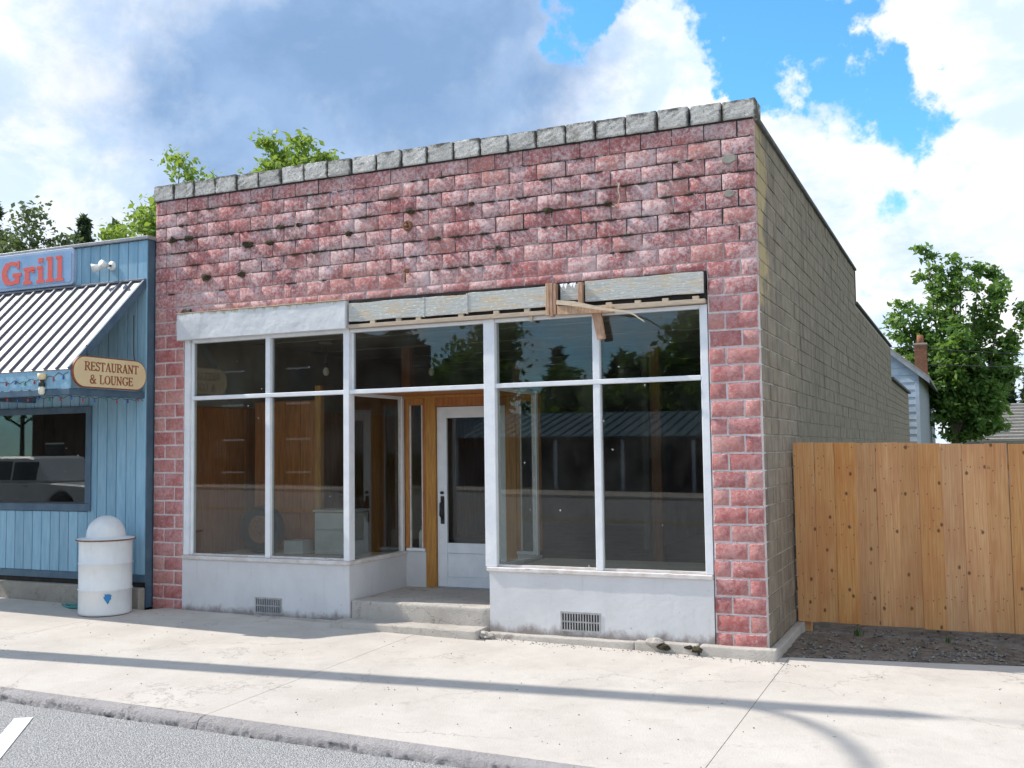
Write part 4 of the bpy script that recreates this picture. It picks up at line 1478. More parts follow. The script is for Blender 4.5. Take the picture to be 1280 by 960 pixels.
GLB = {
    'G': (.92, [(arc(.46, .5, .33, .40, 55, 130), .15), (arc(.46, .5, .33, .40, 120, 240), B * 1.15), (arc(.46, .5, .33, .40, 235, 310), .15), ([(.70, .06), (.70, .44)], B), ([(.50, .43), (.88, .43)], .12), ([(.74, .99), (.74, .66)], .12)]),
    'r': (.58, [([(.2, 0), (.2, .66)], B), ([(.04, .05), (.40, .05)], .11), ([(.04, .62), (.24, .62)], .10), (arc(.40, .44, .14, .18, 170, 40), .14), (arc(.47, .53, .045, .045, 0, 330, 10), .10)]),
    'i': (.40, [([(.2, 0), (.2, .66)], B), ([(.03, .05), (.37, .05)], .11), ([(.03, .62), (.24, .62)], .10), ([(.2, .80), (.2, 1.0)], .22)]),
    'l': (.40, [([(.2, 0), (.2, 1.0)], B), ([(.03, .05), (.37, .05)], .11), ([(.03, .95), (.24, .95)], .10)]),
}


def lettering(text, glyphs, h, width, org, ux, un, mat, parent, name='lettering'):
    """flat raised strokes; ux = reading direction, un = outward normal"""
    tot = sum(glyphs[c][0] for c in text)
    sx = width / tot
    org, ux, un = Vector(org), Vector(ux), Vector(un)
    uz = Vector((0, 0, 1))
    x = 0
    for c in text:
        wg, strokes = glyphs[c]
        mb = MB()
        for k, (pl_, w) in enumerate(strokes):
            P = [Vector(((x + p[0]) * sx, p[1] * h)) for p in pl_]
            ww = w * (sx + h) / 4
            lift = .004 + .0006 * k
            Lp, Rp = [], []
            for i in range(len(P)):
                d = (P[min(i + 1, len(P) - 1)] - P[max(i - 1, 0)])
                d = d.normalized() if d.length > 1e-9 else Vector((1, 0))
                nn = Vector((-d.y, d.x)) * ww
                Lp.append(P[i] + nn)
                Rp.append(P[i] - nn)
            o_ = len(mb.v)
            for (a, b) in zip(Lp, Rp):
                for q in (a, b):
                    mb.v.append(tuple(org + ux * q.x + uz * q.y + un * lift))
                for q in (a, b):
                    mb.v.append(tuple(org + ux * q.x + uz * q.y))
            for i in range(len(P) - 1):
                a = o_ + i * 4
                mb.f += [(a, a + 1, a + 5, a + 4), (a, a + 4, a + 6, a + 2), (a + 1, a + 3, a + 7, a + 5)]
            e = o_ + (len(P) - 1) * 4
            mb.f += [(o_, o_ + 2, o_ + 3, o_ + 1), (e, e + 1, e + 3, e + 2)]
        if strokes:
            mb.build('letter', mat, parent)
        x += wg


def rrect(x0, x1, z0, z1, rad, n=6):
    P = []
    for (cx, cz, a) in ((x1 - rad, z0 + rad, -90), (x1 - rad, z1 - rad, 0), (x0 + rad, z1 - rad, 90), (x0 + rad, z0 + rad, 180)):
        P += [(cx + rad * cos(radians(a + 90 * i / n)), cz + rad * sin(radians(a + 90 * i / n))) for i in range(n + 1)]
    return P


gs = thing('roof_sign', 'blue wall sign with red serif letters Grill on the blue parapet', 'sign', (-10, -.15, 3.87))
MB().extr(rrect(-12.6, -8.30, 3.875, 4.335, .05), -.165, -.1125).build('board', 'sign_border', gs, .004)
MB().extr(rrect(-12.57, -8.335, 3.91, 4.30, .04), -.17, -.1651).build('face', 'sign_blue', gs)
lettering('Grill', GLB, .315, 1.10, (-9.545, -.17, 3.935), (1, 0, 0), (0, -1, 0), 'sign_red', gs)

bs = thing('blade_sign', 'cream oval hanging sign reading restaurant and lounge under the awning end', 'sign', (-7.16, -.66, 2.5))
SY0, SY1, SZ0, SZ1 = -1.215, -.125, 2.515, 2.865
MB().extr(rrect(SY0, SY1, SZ0, SZ1, .17, 9), -7.178, -7.150, axis='x').build('rim', 'sign_brown', bs, .003)
MB().extr(rrect(SY0 + .012, SY1 - .012, SZ0 + .012, SZ1 - .012, .158, 9), -7.1497, -7.146, axis='x').build('board', 'sign_cream', bs)
lettering('RESTAURANT', GL, .098, .80, (-7.146, -1.06, 2.705), (0, 1, 0), (1, 0, 0), 'sign_brown', bs)
lettering('& LOUNGE', GL, .098, .64, (-7.146, -.985, 2.562), (0, 1, 0), (1, 0, 0), 'sign_brown', bs)
for y in (-1.0, -.3):
    MB().tube([(-7.164, y, 2.86), (-7.178, y, 2.93), (-7.185, y, 2.99 if y < -.5 else 3.4)], .006, 6).build('hanger', 'black_metal', bs)

fl = thing('flood_light', 'white twin flood light fixed to the blue siding above the awning', 'light fixture', (-7.8, -.115, 4.03))
MB().lathe([(0, -.02), (.055, -.02), (.06, 0)], (-7.72, -.1125, 4.06), 16, 'y').build('base', 'white_plastic', fl, smooth=True)
for (d, nm) in (((-.14, -.10, -.03), 'lamp_head'), ((.02, -.13, -.01), 'lamp_head')):
    a = Vector((-7.72, -.135, 4.06))
    d = Vector(d)
    MB().tube([a, a + d * .5], .012, 7).build('arm', 'black_metal', fl)
    h = MB().tube([a + d * .45, a + d * .6, a + d * .95, a + d * 1.25], [.022, .034, .04, .056], 12).build(nm, 'white_plastic', fl, smooth=True)
jl = thing('jar_light', 'small jar lamp hanging below the awning fascia', 'light fixture', (-7.56, -1.25, 2.5))
MB().lathe([(0, 2.67), (.045, 2.67), (.045, 2.62), (.02, 2.60), (0, 2.60)], (-7.56, -1.26, 0), 14).build('mount', 'sign_cream', jl, smooth=True)
MB().lathe([(0, 2.60), (.02, 2.60), (.035, 2.56), (.035, 2.53), (0, 2.53)], (-7.56, -1.26, 0), 12).build('socket', 'black_metal', jl, smooth=True)
MB().lathe([(.022, 2.529), (.034, 2.51), (.034, 2.46), (.02, 2.44), (0, 2.44)], (-7.56, -1.26, 0), 14).build('glass', 'lamp_glass', jl, smooth=True)
MB().tube([(-7.56, -1.222, 2.645), (-7.56, -1.26, 2.645)], .012, 6).build('bracket', 'black_metal', jl)


def light_string(path, label, n):
    o = thing('light_string', label, 'string lights', path[0], 'coloured light strings')
    pts = []
    P = [Vector(p) for p in path]
    seg = [(P[i + 1] - P[i]).length for i in range(len(P) - 1)]
    tot = sum(seg)
    for k in range(n * 4 + 1):
        d = tot * k / (n * 4)
        i = 0
        while i < len(seg) - 1 and d > seg[i]:
            d -= seg[i]
            i += 1
        q = P[i].lerp(P[i + 1], d / seg[i])
        q.z -= .02 * abs(sin(k * pi / 6)) + .012 * sin(k * 1.7)
        pts.append(q)
    MB().tube(pts, .0035, 5).build('wire', 'black_metal', o)
    for k in range(2, n * 4, 4):
        q = pts[k]
        MB().lathe([(0, -.002), (.008, -.006), (.010, -.022), (.009, -.038), (.0, -.048)], q, 8).build('bulb', ('bulb_red', 'bulb_blue', 'bulb_green', 'bulb_red', 'bulb_blue')[(k // 4) % 5], o, smooth=True)


light_string([(-10.4, -1.232, 2.66), (-7.9, -1.232, 2.60), (-7.2, -1.232, 2.68)], 'string of coloured bulbs along the blue awning fascia', 22)
light_string([(-10.4, -1.17, 2.425), (-7.19, -1.17, 2.425), (-7.19, -.13, 2.425)], 'string of coloured bulbs under the awning beam', 26)

# -------- drum bin
dz = sw(-7.33, -.52) + .003
drum = thing('drum_bin', 'white painted steel drum trash bin with domed lid and blue paint mark', 'trash bin', (-7.35, -.52, dz))
R_ = .289
prof = [(0, 0), (R_ - .012, 0), (R_, .012), (R_ - .002, .03)]
for z in (.27, .28, .29, .56, .57, .58):
    prof.append((R_ + (.008 if z in (.28, .57) else -.002), z))
prof += [(R_ - .002, .80), (R_ + .004, .815), (R_ + .004, .83), (R_ - .02, .835)]
MB().lathe([(a, b + dz) for a, b in prof], (-7.35, -.52, 0), 48).build('body', 'drum_paint', drum, smooth=True)
lid = MB().lathe([(R_ + .004, dz + .826), (R_ + .022, dz + .822), (R_ + .03, dz + .836), (R_ + .018, dz + .848), (.235, dz + .858), (.215, dz + .865)]
                 + [(.212 * cos(radians(a)), dz + .866 + .235 * sin(radians(a)) ** .9) for a in range(4, 91, 6)] + [(0, dz + 1.1015)], (-7.35, -.52, 0), 48).build('lid', 'drum_paint', drum, smooth=True)
MB().lathe([(R_ + .031, dz + .826), (R_ + .036, dz + .834), (R_ + .030, dz + .843)], (-7.35, -.52, 0), 48).build('rim', 'rust', lid, smooth=True)
# blue paint mark curved onto the drum
vs, fs = [], []
cx, cy = -7.35, -.52
th0 = atan2(-9.39 + .52, 1.71 + 7.35)
outline = [(-.035, .0), (-.05, .03), (-.03, .045), (-.042, .06), (.0, .062), (.02, .06), (.038, .045), (.03, .02), (.035, .008), (.015, -.01), (.01, -.035), (-.005, -.05), (-.015, -.03)]
vs.append((cx + (R_ + .003) * cos(th0 + .12), cy + (R_ + .003) * sin(th0 + .12), dz + .19))
for (a, b) in outline:
    th = th0 + .10 + a / R_
    vs.append((cx + (R_ + .003) * cos(th), cy + (R_ + .003) * sin(th), dz + .18 + b))
n = len(outline)
fs = [(0, i + 1, (i + 1) % n + 1) for i in range(n)]
MB().add(vs, fs).build('paint_mark', 'blue_paint_mark', drum)
hz = sw(-7.95, -.42)
ho = MB().tube([(-8.25, -.30, hz + .012), (-8.1, -.40, hz + .016), (-7.95, -.47, hz + .014), (-7.80, -.46, hz + .02), (-7.72, -.40, hz + .02), (-7.85, -.36, hz + .03), (-8.02, -.38, hz + .035), (-8.15, -.34, hz + .02)], .014, 8).build('strap', 'teal_strap', smooth=True)
tag(ho, 'looped teal strap lying on the ground behind the drum bin', 'strap')

# -------- cedar fence
fence = thing('cedar_fence', 'new unpainted cedar board fence between the side wall and yard edge', 'fence', (2, 1.6, -.1))
rs5 = random.Random(9)
_fb = [None] * 6
x = .028
i = 0
FW = .2015
while x < 4.6:
    top = 1.805 - .02 * x + rs5.uniform(-.006, .006)
    bot = -.035 - .008 * x + rs5.uniform(-.006, .006)
    yy = 1.585 + (.006 if i % 2 else 0) + rs5.uniform(-.002, .002)
    w = FW + (.006 if i % 2 == 0 else -.003)
    q = rs5.randrange(6)
    key = (i % 2, q)
    mb = MB()
    mb.box(0, w, 0, .019, 0, 1.0)
    if not any(k_ == key for k_ in _bm):
        _bm[key] = mb.mesh('board', 'cedar', .0025)
    o = at('board', _bm[key], fence, (x - (.003 if i % 2 == 0 else 0), yy, bot))
    o.scale = (1, 1, top - bot)
    o.rotation_euler = (0, rs5.uniform(-.003, .003), 0)
    for zz in (.22, .98, 1.58):
        for dx in (.05, .15):
            pass
    x += FW
    i += 1
for zz in (.25, .95, 1.55):
    bx('rail', 'cedar', fence, .03, 4.6, 1.613, 1.65, zz - .045, zz + .045, .003)
for px_ in (.10, 2.3, 4.5):
    bx('post', 'cedar', fence, px_ - .045, px_ + .045, 1.651, 1.74, -.35, 1.72, .004)
mb = MB()
x = .028
while x < 4.5:
    for zz in (.25, .95, 1.55):
        for dx in (.045, .15):
            xx, z_ = x + dx + rs5.uniform(-.01, .01), zz + rs5.uniform(-.02, .02)
            mb.lathe([(0, -.0025), (.0045, -.002), (.005, .001)], (xx, 1.5835, z_), 6, 'y')
    x += FW
o = mb.build('nails', 'nail_head', fence)
o['kind'] = 'stuff'

# weeds at the fence foot and along the joints
def tuft(x, y, z, s, n, seed):
    r_ = random.Random(seed)
    mb = MB()
    for k in range(n):
        a = r_.uniform(0, 6.28)
        ln = s * r_.uniform(.5, 1.2)
        d = Vector((cos(a), sin(a), 0)) * ln * r_.uniform(.2, .7)
        b = Vector((x + r_.gauss(0, s * .2), y + r_.gauss(0, s * .2), z))
        w = Vector((-sin(a), cos(a), 0)) * s * .05
        mid = b + d * .45 + Vector((0, 0, ln * .6))
        tip = b + d + Vector((0, 0, ln * .75))
        mb.add([b - w, b + w, mid + w * .8, mid - w * .8, tip], [(0, 1, 2, 3), (3, 2, 4)])
    return mb.build('weed', 'weed')


for k, (x, y, s, lab) in enumerate(((.62, 1.50, .10, 'small green weed growing below the first fence boards'), (1.45, 1.47, .08, 'low green weed tuft below the middle of the fence'), (2.15, 1.45, .09, 'grassy weed tuft in the dirt far along the fence'),
                                    (-2.71, -.17, .06, 'tiny weed in the crack beside the entry step'))):
    o = tuft(x, y, sw(x, 0) + (.0 if y > 0 else .0), s, 26, k)
    tag(o, lab, 'weed')

# ================================================================== VEGETATION
def leaf_object(name, C, Nn, sz, mat, parent, seed, elong=1.5):
    """many leaf-sized quads, C centres (n,3)"""
    rg = np.random.default_rng(seed)
    n = len(C)
    nr = rg.normal(size=(n, 3)) + Nn
    nr /= np.linalg.norm(nr, axis=1, keepdims=True)
    a = np.cross(nr, rg.normal(size=(n, 3)))
    a /= np.linalg.norm(a, axis=1, keepdims=True)
    b = np.cross(nr, a)
    s = (sz * rg.uniform(.35, 1.4, n))[:, None]
    V = np.stack([C - a * s * elong * .5, C + b * s * .42 + nr * s * .12, C + a * s * elong * .5, C - b * s * .42 + nr * s * .12], 1).reshape(-1, 3)
    me = bpy.data.meshes.new(name)
    me.vertices.add(4 * n)
    me.vertices.foreach_set('co', V.astype(np.float32).ravel())
    me.loops.add(4 * n)
    me.loops.foreach_set('vertex_index', np.arange(4 * n, dtype=np.int32))
    me.polygons.add(n)
    me.polygons.foreach_set('loop_start', np.arange(0, 4 * n, 4, dtype=np.int32))
    me.polygons.foreach_set('loop_total', np.full(n, 4, dtype=np.int32))
    me.update()
    me.validate()
    me.materials.append(mt(mat))
    return link(name, me, parent)


def broad_tree(name, label, base, h, spread, leaf, lsz, nleaf, seed, leads=8, tr=.16, low=.25, group=None, tips=None, sig=.10):
    rg = random.Random(seed)
    base = Vector(base)
    t = thing(name, label, 'tree', base, group)
    mb = MB()
    fork = base + Vector((rg.uniform(-.1, .1), rg.uniform(-.1, .1), h * low))
    top = base + Vector((rg.uniform(-.2, .2), rg.uniform(-.2, .2), h * .9))
    mb.tube([base - Vector((0, 0, .3)), base.lerp(fork, .5), fork, fork.lerp(top, .5), top], [tr * 1.25, tr, tr * .85, tr * .45, tr * .1], 9)
    pts = []
    T_ = tips
    if T_ is None:
        T_ = []
        for k in range(leads):
            an = 2 * pi * (k + rg.uniform(-.3, .3)) / leads
            q = rg.uniform(.35, 1.0)
            T_.append((cos(an) * spread * q, sin(an) * spread * q, h * (1.0 - .5 * q * q + rg.uniform(-.06, .04))))
        T_.append((0, 0, h))
    for (dx, dy, dzz) in T_:
        tip = base + Vector((dx, dy, dzz))
        st = base.lerp(fork, 1.0).lerp(top, rg.uniform(0, .35))
        mid = st.lerp(tip, .5) + Vector((dx * .18, dy * .18, -abs(dx) * .05))
        path = [st, st.lerp(mid, .6), mid, mid.lerp(tip, .55), tip]
        mb.tube(path, [tr * .5, tr * .36, tr * .26, tr * .15, tr * .04], 6, False)
        for k in range(13):
            u_ = .18 + .82 * k / 12
            i = min(int(u_ * 4), 3)
            p = path[i].lerp(path[i + 1], u_ * 4 - i)
            an = rg.uniform(0, 6.28)
            ln = spread * (.62 - .42 * u_) * rg.uniform(.5, 1.1)
            e = p + Vector((cos(an) * ln, sin(an) * ln, ln * rg.uniform(-.1, .6)))
            mb.tube([p, p.lerp(e, .5) + Vector((0, 0, ln * .08)), e], [tr * .12, tr * .07, tr * .02], 4, False)
            for q in range(5):
                pts.append(p.lerp(e, .25 + .19 * q))
    mb.build('trunk', 'bark', t, smooth=True)
    P = np.array([tuple(p) for p in pts])
    rr = np.random.default_rng(seed)
    idx = rr.integers(0, len(P), nleaf)
    C = P[idx] + rr.normal(size=(nleaf, 3)) * spread * sig * np.array([1, 1, .75])
    leaf_object('crown', C, np.array([0, 0, .9]), lsz, leaf, t, seed)
    return t


def conifer(label, base, h, spread, nleaf, lsz, seed, group=None, name='conifer_tree'):
    base = Vector(base)
    t = thing(name, label, 'tree', base, group)
    MB().tube([base - Vector((0, 0, .3)), base + Vector((0, 0, h * .5)), base + Vector((0, 0, h))], [h * .018, h * .011, h * .002], 7).build('trunk', 'bark', t, smooth=True)
    rr = np.random.default_rng(seed)
    nb = 130
    zb = rr.uniform(.08, .99, nb) ** .9
    an = rr.uniform(0, 2 * pi, nb)
    ln = spread * (1 - zb) ** .85 * rr.uniform(.6, 1.15, nb) + .03 * spread
    k = rr.choice(nb, nleaf, p=(ln / ln.sum()))
    u_ = rr.uniform(.08, 1, nleaf) ** .7
    side_ = rr.normal(size=nleaf) * .14 * ln[k] * (1.1 - u_)
    x = np.cos(an[k]) * ln[k] * u_ - np.sin(an[k]) * side_
    y = np.sin(an[k]) * ln[k] * u_ + np.cos(an[k]) * side_
    z = zb[k] * h + ln[k] * (-.28 * u_ + .14 * u_ ** 2.5) + rr.normal(size=nleaf) * .03 * spread
    C = np.stack([x, y, z], 1) + np.array(base)
    leaf_object('crown', C, np.array([0, 0, .8]), lsz, 'needle', t, seed, 2.4)
    return t


GB = -.15
# maple behind the fence: several upright leaders
K = 1.152
broad_tree('maple_tree', 'leafy green maple tree with upright leaders rising behind the cedar fence', (1.22, 36, GB), 10.2, 2.1, 'maple_leaf', .17, 26000, 3, tr=.16, low=.2, sig=.075,
           tips=[(dx * K, dy_ * K, (z_ - 1.76) * K + 1.9) for dx, dy_, z_ in [(-.72, 0, 8.8), (-.5, .3, 7.6), (.40, .2, 8.4), (.2, -.4, 7.4), (1.0, 0, 8.1), (1.6, .2, 7.9), (1.75, -.2, 7.1), (-1.55, 0, 6.9), (-1.85, .2, 6.4), (-1.2, .3, 5.9), (2.25, 0, 6.4), (2.0, .4, 5.4),
                 (1.75, -.4, 4.2), (.3, -.9, 5.4), (.6, .9, 6.0), (.1, .2, 4.4), (-.3, -.3, 5.0), (1.0, -.2, 3.6), (1.5, .4, 3.2), (.5, .0, 2.9), (-.05, .3, 3.7), (.9, .5, 4.6), (.0, -.3, 2.7), (.5, .4, 2.2), (1.15, .0, 2.3), (-.25, 0, 3.2), (1.9, .1, 4.8), (.2, .5, 2.4)]])
broad_tree('leafy_tree', 'bright green tree showing beside the brick parapet above the blue roof', (-18.0, 12, GB), 9.9, 2.1, 'birch_leaf', .13, 15000, 12, tips=[(.35, 0, 9.9), (1.0, .3, 9.0), (-.5, 0, 8.7), (-1.7, 0, 8.0), (-1.1, .4, 7.0), (1.4, -.3, 7.8), (.3, -.8, 8.2), (.8, .8, 7.0)], sig=.10)
broad_tree('leafy_tree', 'yellow green tree top showing over the coping of the brick shop', (-14.1, 12, GB), 9.7, 2.2, 'birch_leaf', .13, 17000, 14, tips=[(-.4, 0, 9.95), (-.8, .2, 9.2), (.35, 0, 9.75), (.8, .3, 9.0), (1.15, 0, 9.1), (-1.3, 0, 8.6), (.1, -.7, 9.0), (-.3, .8, 9.1)], sig=.08)
broad_tree('leafy_tree', 'dull green tree behind the restaurant roof above the red letters', (-32.6, 20, GB), 11.6, 3.0, 'dull_leaf', .17, 17000, 17, sig=.11)
broad_tree('leafy_tree', 'small dull green tree between the conifers behind the restaurant', (-33.5, 26, GB), 11.6, 3.4, 'dull_leaf', .17, 13000, 19, sig=.11)
broad_tree('leafy_tree', 'round dull green treetop low behind the restaurant sign', (-36, 22, GB), 11.2, 3.0, 'dull_leaf', .17, 13000, 20, sig=.11)
conifer('dark pointed conifer beside a smaller conifer behind the restaurant', (-40.3, 30, GB), 14.6, 2.9, 9000, .26, 4, 'conifers behind the restaurant')
conifer('smaller green conifer standing closest to the bright leafy tree', (-38.1, 30, GB), 14.0, 2.8, 8000, .26, 5, 'conifers behind the restaurant')
conifer('tall thin conifer top at the far end of the restaurant roof', (-45.6, 29, GB), 15.6, 2.6, 8000, .26, 6, 'conifers behind the restaurant')
conifer('slim dark conifer far beyond the grey roofed house', (5.8, 75, GB), 7.6, 1.3, 2600, .34, 8, 'conifers beyond the yard')
conifer('second slim dark conifer far beyond the grey roofed house', (4.6, 76, GB), 6.9, 1.2, 2400, .34, 9, 'conifers beyond the yard')

# ================================================================== BUILDINGS BEHIND
hs = thing('weathered_house', 'old pale blue and grey house with brick chimney behind the shop', 'house', (-2.4, 33, GB))
HX, HY0, HY1, HE, HR = .27, 26.2, 42, 4.15, 6.35
RXc = -2.3
mb = MB()
mb.extr([(HX, -.3), (HX, HE), (RXc, HR), (2 * RXc - HX, HE), (2 * RXc - HX, -.3)], HY0, HY1)
mb.build('wall', 'house_grey', hs)
# lapped boards of the blue gable end
for k in range(26):
    z0 = .2 + k * .24
    z1 = z0 + .235
    def hw(z):
        return (HX - RXc) if z < HE else max(0, (HX - RXc) * (HR - z) / (HR - HE))
    if z1 > HR - .1:
        break
    mb = MB()
    a0_, a1_ = hw(z0), hw(z1)
    mb.hexa([(RXc - a0_, HY0 - .03, z0), (RXc + a0_, HY0 - .03, z0), (RXc - a0_, HY0 - .002, z0), (RXc + a0_, HY0 - .002, z0),
             (RXc - a1_, HY0 - .012, z1), (RXc + a1_, HY0 - .012, z1), (RXc - a1_, HY0 - .002, z1), (RXc + a1_, HY0 - .002, z1)])
    mb.build('lap_board', 'house_blue', hs)
bx('corner_board', 'house_blue', hs, HX - .10, HX + .02, HY0 - .045, HY0 - .031, -.2, HE, .003)
for k in range(22):
    y = HY0 + .1 + k * .7
    bx('side_board', 'house_grey', hs, HX + .001, HX + .02, y, y + .68, -.2, HE - .02, .003)
ov = .35
dxr = HX + ov - RXc
zo = HE - ov * (HR - HE) / (HX - RXc)
for sgn in (1, -1):
    mb = MB()
    pts = []
    for th in (0, .09):
        for yy in (HY0 - .3, HY1 + .3):
            pts += [(RXc, yy, HR + .02 + th), (RXc + sgn * dxr, yy, zo + .02 + th)]
    mb.hexa(pts)
    mb.build('roof_slope', 'shingle', hs)
mb = MB()
for sgn in (1, -1):
    pts = []
    for th in (-.12, .019):
        for yy in (HY0 - .33, HY0 - .28):
            pts += [(RXc + sgn * .001, yy, HR + th), (RXc + sgn * dxr, yy, zo + th)]
    mb.hexa(pts)
mb.build('barge_board', 'house_grey', hs)
CXc, CYc = .14, 32.5
ch = MB().box(CXc - .21, CXc + .21, CYc - .21, CYc + .21, 3.9, 5.56).build('chimney', 'chimney_mortar', hs)
for k in range(14):
    z0 = 4.22 + k * .095
    for q in range(3):
        a = -.222 + q * .148 + .005
        b = a + .138
        bx('brick', 'chimney_brick', ch, CXc + a, CXc + b, CYc - .225, CYc - .211, z0, z0 + .083, 0)
        bx('brick', 'chimney_brick', ch, CXc + .211, CXc + .225, CYc + a, CYc + b, z0, z0 + .083, 0)
bx('cap', 'chimney_mortar', ch, CXc - .25, CXc + .25, CYc - .25, CYc + .25, 5.561, 5.63, .01)
MB().lathe([(.11, 5.631), (.13, 5.64), (.115, 5.95), (.09, 5.95), (.09, 5.65)], (CXc, CYc, 0), 14).build('flue_pot', 'chimney_brick', ch, smooth=True)

fh = thing('grey_roof_house', 'low house with pale grey shingle roof beyond the fence', 'house', (7, 50, GB))
FX0, FX1, FY0, FY1 = .9, 14, 45, 54
bx('wall', 'house_grey', fh, FX0 + .5, FX1 - .5, FY0 + .5, FY1 - .5, -.3, 1.85, 0)
mb = MB()
rz0, rz1 = 1.8, 3.75
for (ya, yb_) in ((FY0, 49.5), (FY1, 49.5)):
    pts = []
    for th in (0, .1):
        pts += [(FX0, ya, rz0 + th), (FX1, ya, rz0 + th), (FX0 + 1.6, yb_ + (.0 if ya < yb_ else 0), rz1 + th), (FX1 - .2, yb_, rz1 + th)]
    mb.hexa(pts)
mb.build('roof', 'shingle', fh)
for k in range(12):
    tt = (k + .5) / 12
    bx('shingle_course', 'shingle', fh, FX0 + 1.6 * tt + .02, FX1 - .02, FY0 + 4.5 * tt - .2, FY0 + 4.5 * tt + .18, rz0 + .1 + 1.95 * tt - .085, rz0 + .115 + 1.95 * tt + .075 - .06, 0)
MB().lathe([(0, 0), (.06, 0), (.06, .45), (.09, .46), (.09, .56), (0, .58)], (3.0, 46.0, 2.25), 10).build('roof_vent', 'black_metal', fh, smooth=True)

wr = MB().tube([(-1.0, 33, 5.6), (4, 33.0, 5.05), (9, 33, 5.2)], .014, 5).build('overhead_wire', 'black_metal')
tag(wr, 'thin black overhead wire behind the maple tree', 'wire')
wr = MB().tube([(-.5, 34, 5.0), (4, 34.0, 4.62), (9, 34, 4.9)], .018, 5).build('overhead_wire', 'black_metal')
tag(wr, 'thicker low overhead wire crossing behind the maple tree', 'wire')

# ================================================================== ACROSS THE STREET (seen in the glass)
ab = thing('porch_building', 'low building with teal metal porch roof across the street', 'building', (-9, -34, -.1))
bx('wall', 'plum_wall', ab, -24, 5, -38, -32.6, -.4, 2.5, 0)
mb = MB()
pts = []
for th in (0, .05):
    pts += [(-25, -36.0, 3.55 + th), (6, -36.0, 3.2 + th), (-25, -31.2, 2.42 + th), (6, -31.2, 2.05 + th)]
mb.hexa(pts)
prf = mb.build('porch_roof', 'teal_roof', ab)
for k in range(62):
    x = -24.8 + k * .5
    zz = (x + 25) / 31
    mb = MB()
    pts = []
    for th in (.051, .10):
        pts += [(x, -36.0, 3.55 - .35 * zz + th), (x + .06, -36.0, 3.55 - .35 * zz + th), (x, -31.2, 2.42 - .37 * zz + th), (x + .06, -31.2, 2.42 - .37 * zz + th)]
    mb.hexa(pts)
    mb.build('rib', 'teal_roof', prf)
for k in range(10):
    x = -23.5 + k * 3
    bx('porch_post', 'house_blue', ab, x - .07, x + .07, -31.5, -31.36, -.2, 2.3 - .012 * (x + 25), .004)
for k in range(5):
    x = -21.5 + k * 5.5
    bx('window', 'car_window', ab, x - .8, x + .8, -32.599, -32.57, .7, 1.9, 0)
tb = thing('added_sky_block_building', 'dark brown building added across the street to block sky in the left panes', 'building', (-35, -34, -.1))  # added so its dark front keeps sky out of the left pane reflections
bx('wall', 'added_dark_front', tb, -45, -25.2, -40, -31.3, -.4, 7.6, 0)
bx('cornice', 'added_dark_front', tb, -45.2, -25.0, -31.295, -31.0, 7.3, 7.8, .02)
for q in range(26):
    x = -45 + q * .76
    bx('batten', 'added_dark_front', tb, x, x + .06, -31.295, -31.26, -.2, 7.29, .004)
for q in range(5):
    x = -43.3 + q * 3.9
    for (z0, z1) in ((.9, 2.4), (4.2, 5.8)):
        wf = bx('window', 'car_window', tb, x - .6, x + .6, -31.255, -31.235, z0, z1, 0)
        bx('frame', 'frame_paint', wf, x - .68, x + .68, -31.258, -31.225, z1 + .001, z1 + .09, .003)
        bx('sill', 'frame_paint', wf, x - .68, x + .68, -31.258, -31.19, z0 - .09, z0 - .001, .003)
for k, (x, y, h, sp, kind, lab) in enumerate((
        (-10.5, -43, 9.5, 3.4, 'b', 'broad dark tree behind the porch building, nearest its middle'),
        (-6.0, -45, 10.5, 3.6, 'b', 'taller broad tree behind the porch building beside a conifer'),
        (-15.5, -46, 7.0, 2.8, 'b', 'low broad tree behind the porch building under open sky'),
        (-20.5, -48, 6.8, 3.0, 'b', 'low broad tree behind the far end of the porch building'),
        (-25.5, -47, 7.6, 3.0, 'b', 'broad tree beyond the end of the porch building'),
        (-27.0, -50, 11.5, 4.0, 'b', 'large broad tree standing past the porch building'),
        (-1.0, -46, 12.0, 3.6, 'b', 'large broad tree behind the street end of the porch building'),
        (-56.0, -40, 15.0, 4.8, 'b', 'tallest broad tree added far down the street to darken left pane reflections'),  # added with the next conifer and the last tree to darken left pane reflections
        (-34.0, -52, 15.0, 3.0, 'c', 'tall conifer added across the street to darken left pane reflections'),
        (-18.2, -52, 8.3, 2.2, 'c', 'pointed conifer between low broad trees across the street'),
        (-22.8, -53, 8.8, 2.2, 'c', 'pointed conifer behind the end of the porch building'),
        (-13.0, -50, 13.0, 2.6, 'c', 'tallest conifer behind the middle of the porch building'),
        (-49.5, -40, 14.5, 4.6, 'b', 'large tree added far down the street to darken left pane reflections'))):
    if kind == 'b':
        broad_tree('street_tree', lab, (x, y, -.3), h, sp, 'maple_leaf', .32, 6000, 40 + k, group='trees across the street', sig=.12)
    else:
        conifer(lab, (x, y, -.3), h, sp, 3200, .42, 60 + k, 'trees across the street')


# -------- parked vehicles, seen only in reflections
def wheel(o, c, rad, side):
    w = MB().lathe([(rad * .58, -.10), (rad * .95, -.11), (rad, -.07), (rad, .07), (rad * .95, .11), (rad * .58, .10)], c, 28, 'y').build('tyre', 'tyre', o, smooth=True)
    MB().lathe([(0, -.075), (rad * .2, -.09), (rad * .3, -.06), (rad * .5, -.06), (rad * .585, -.095)] if side < 0 else [(rad * .585, .095), (rad * .5, .06), (rad * .3, .06), (rad * .2, .09), (0, .075)], c, 24, 'y').build('rim', 'chrome', w, smooth=True)


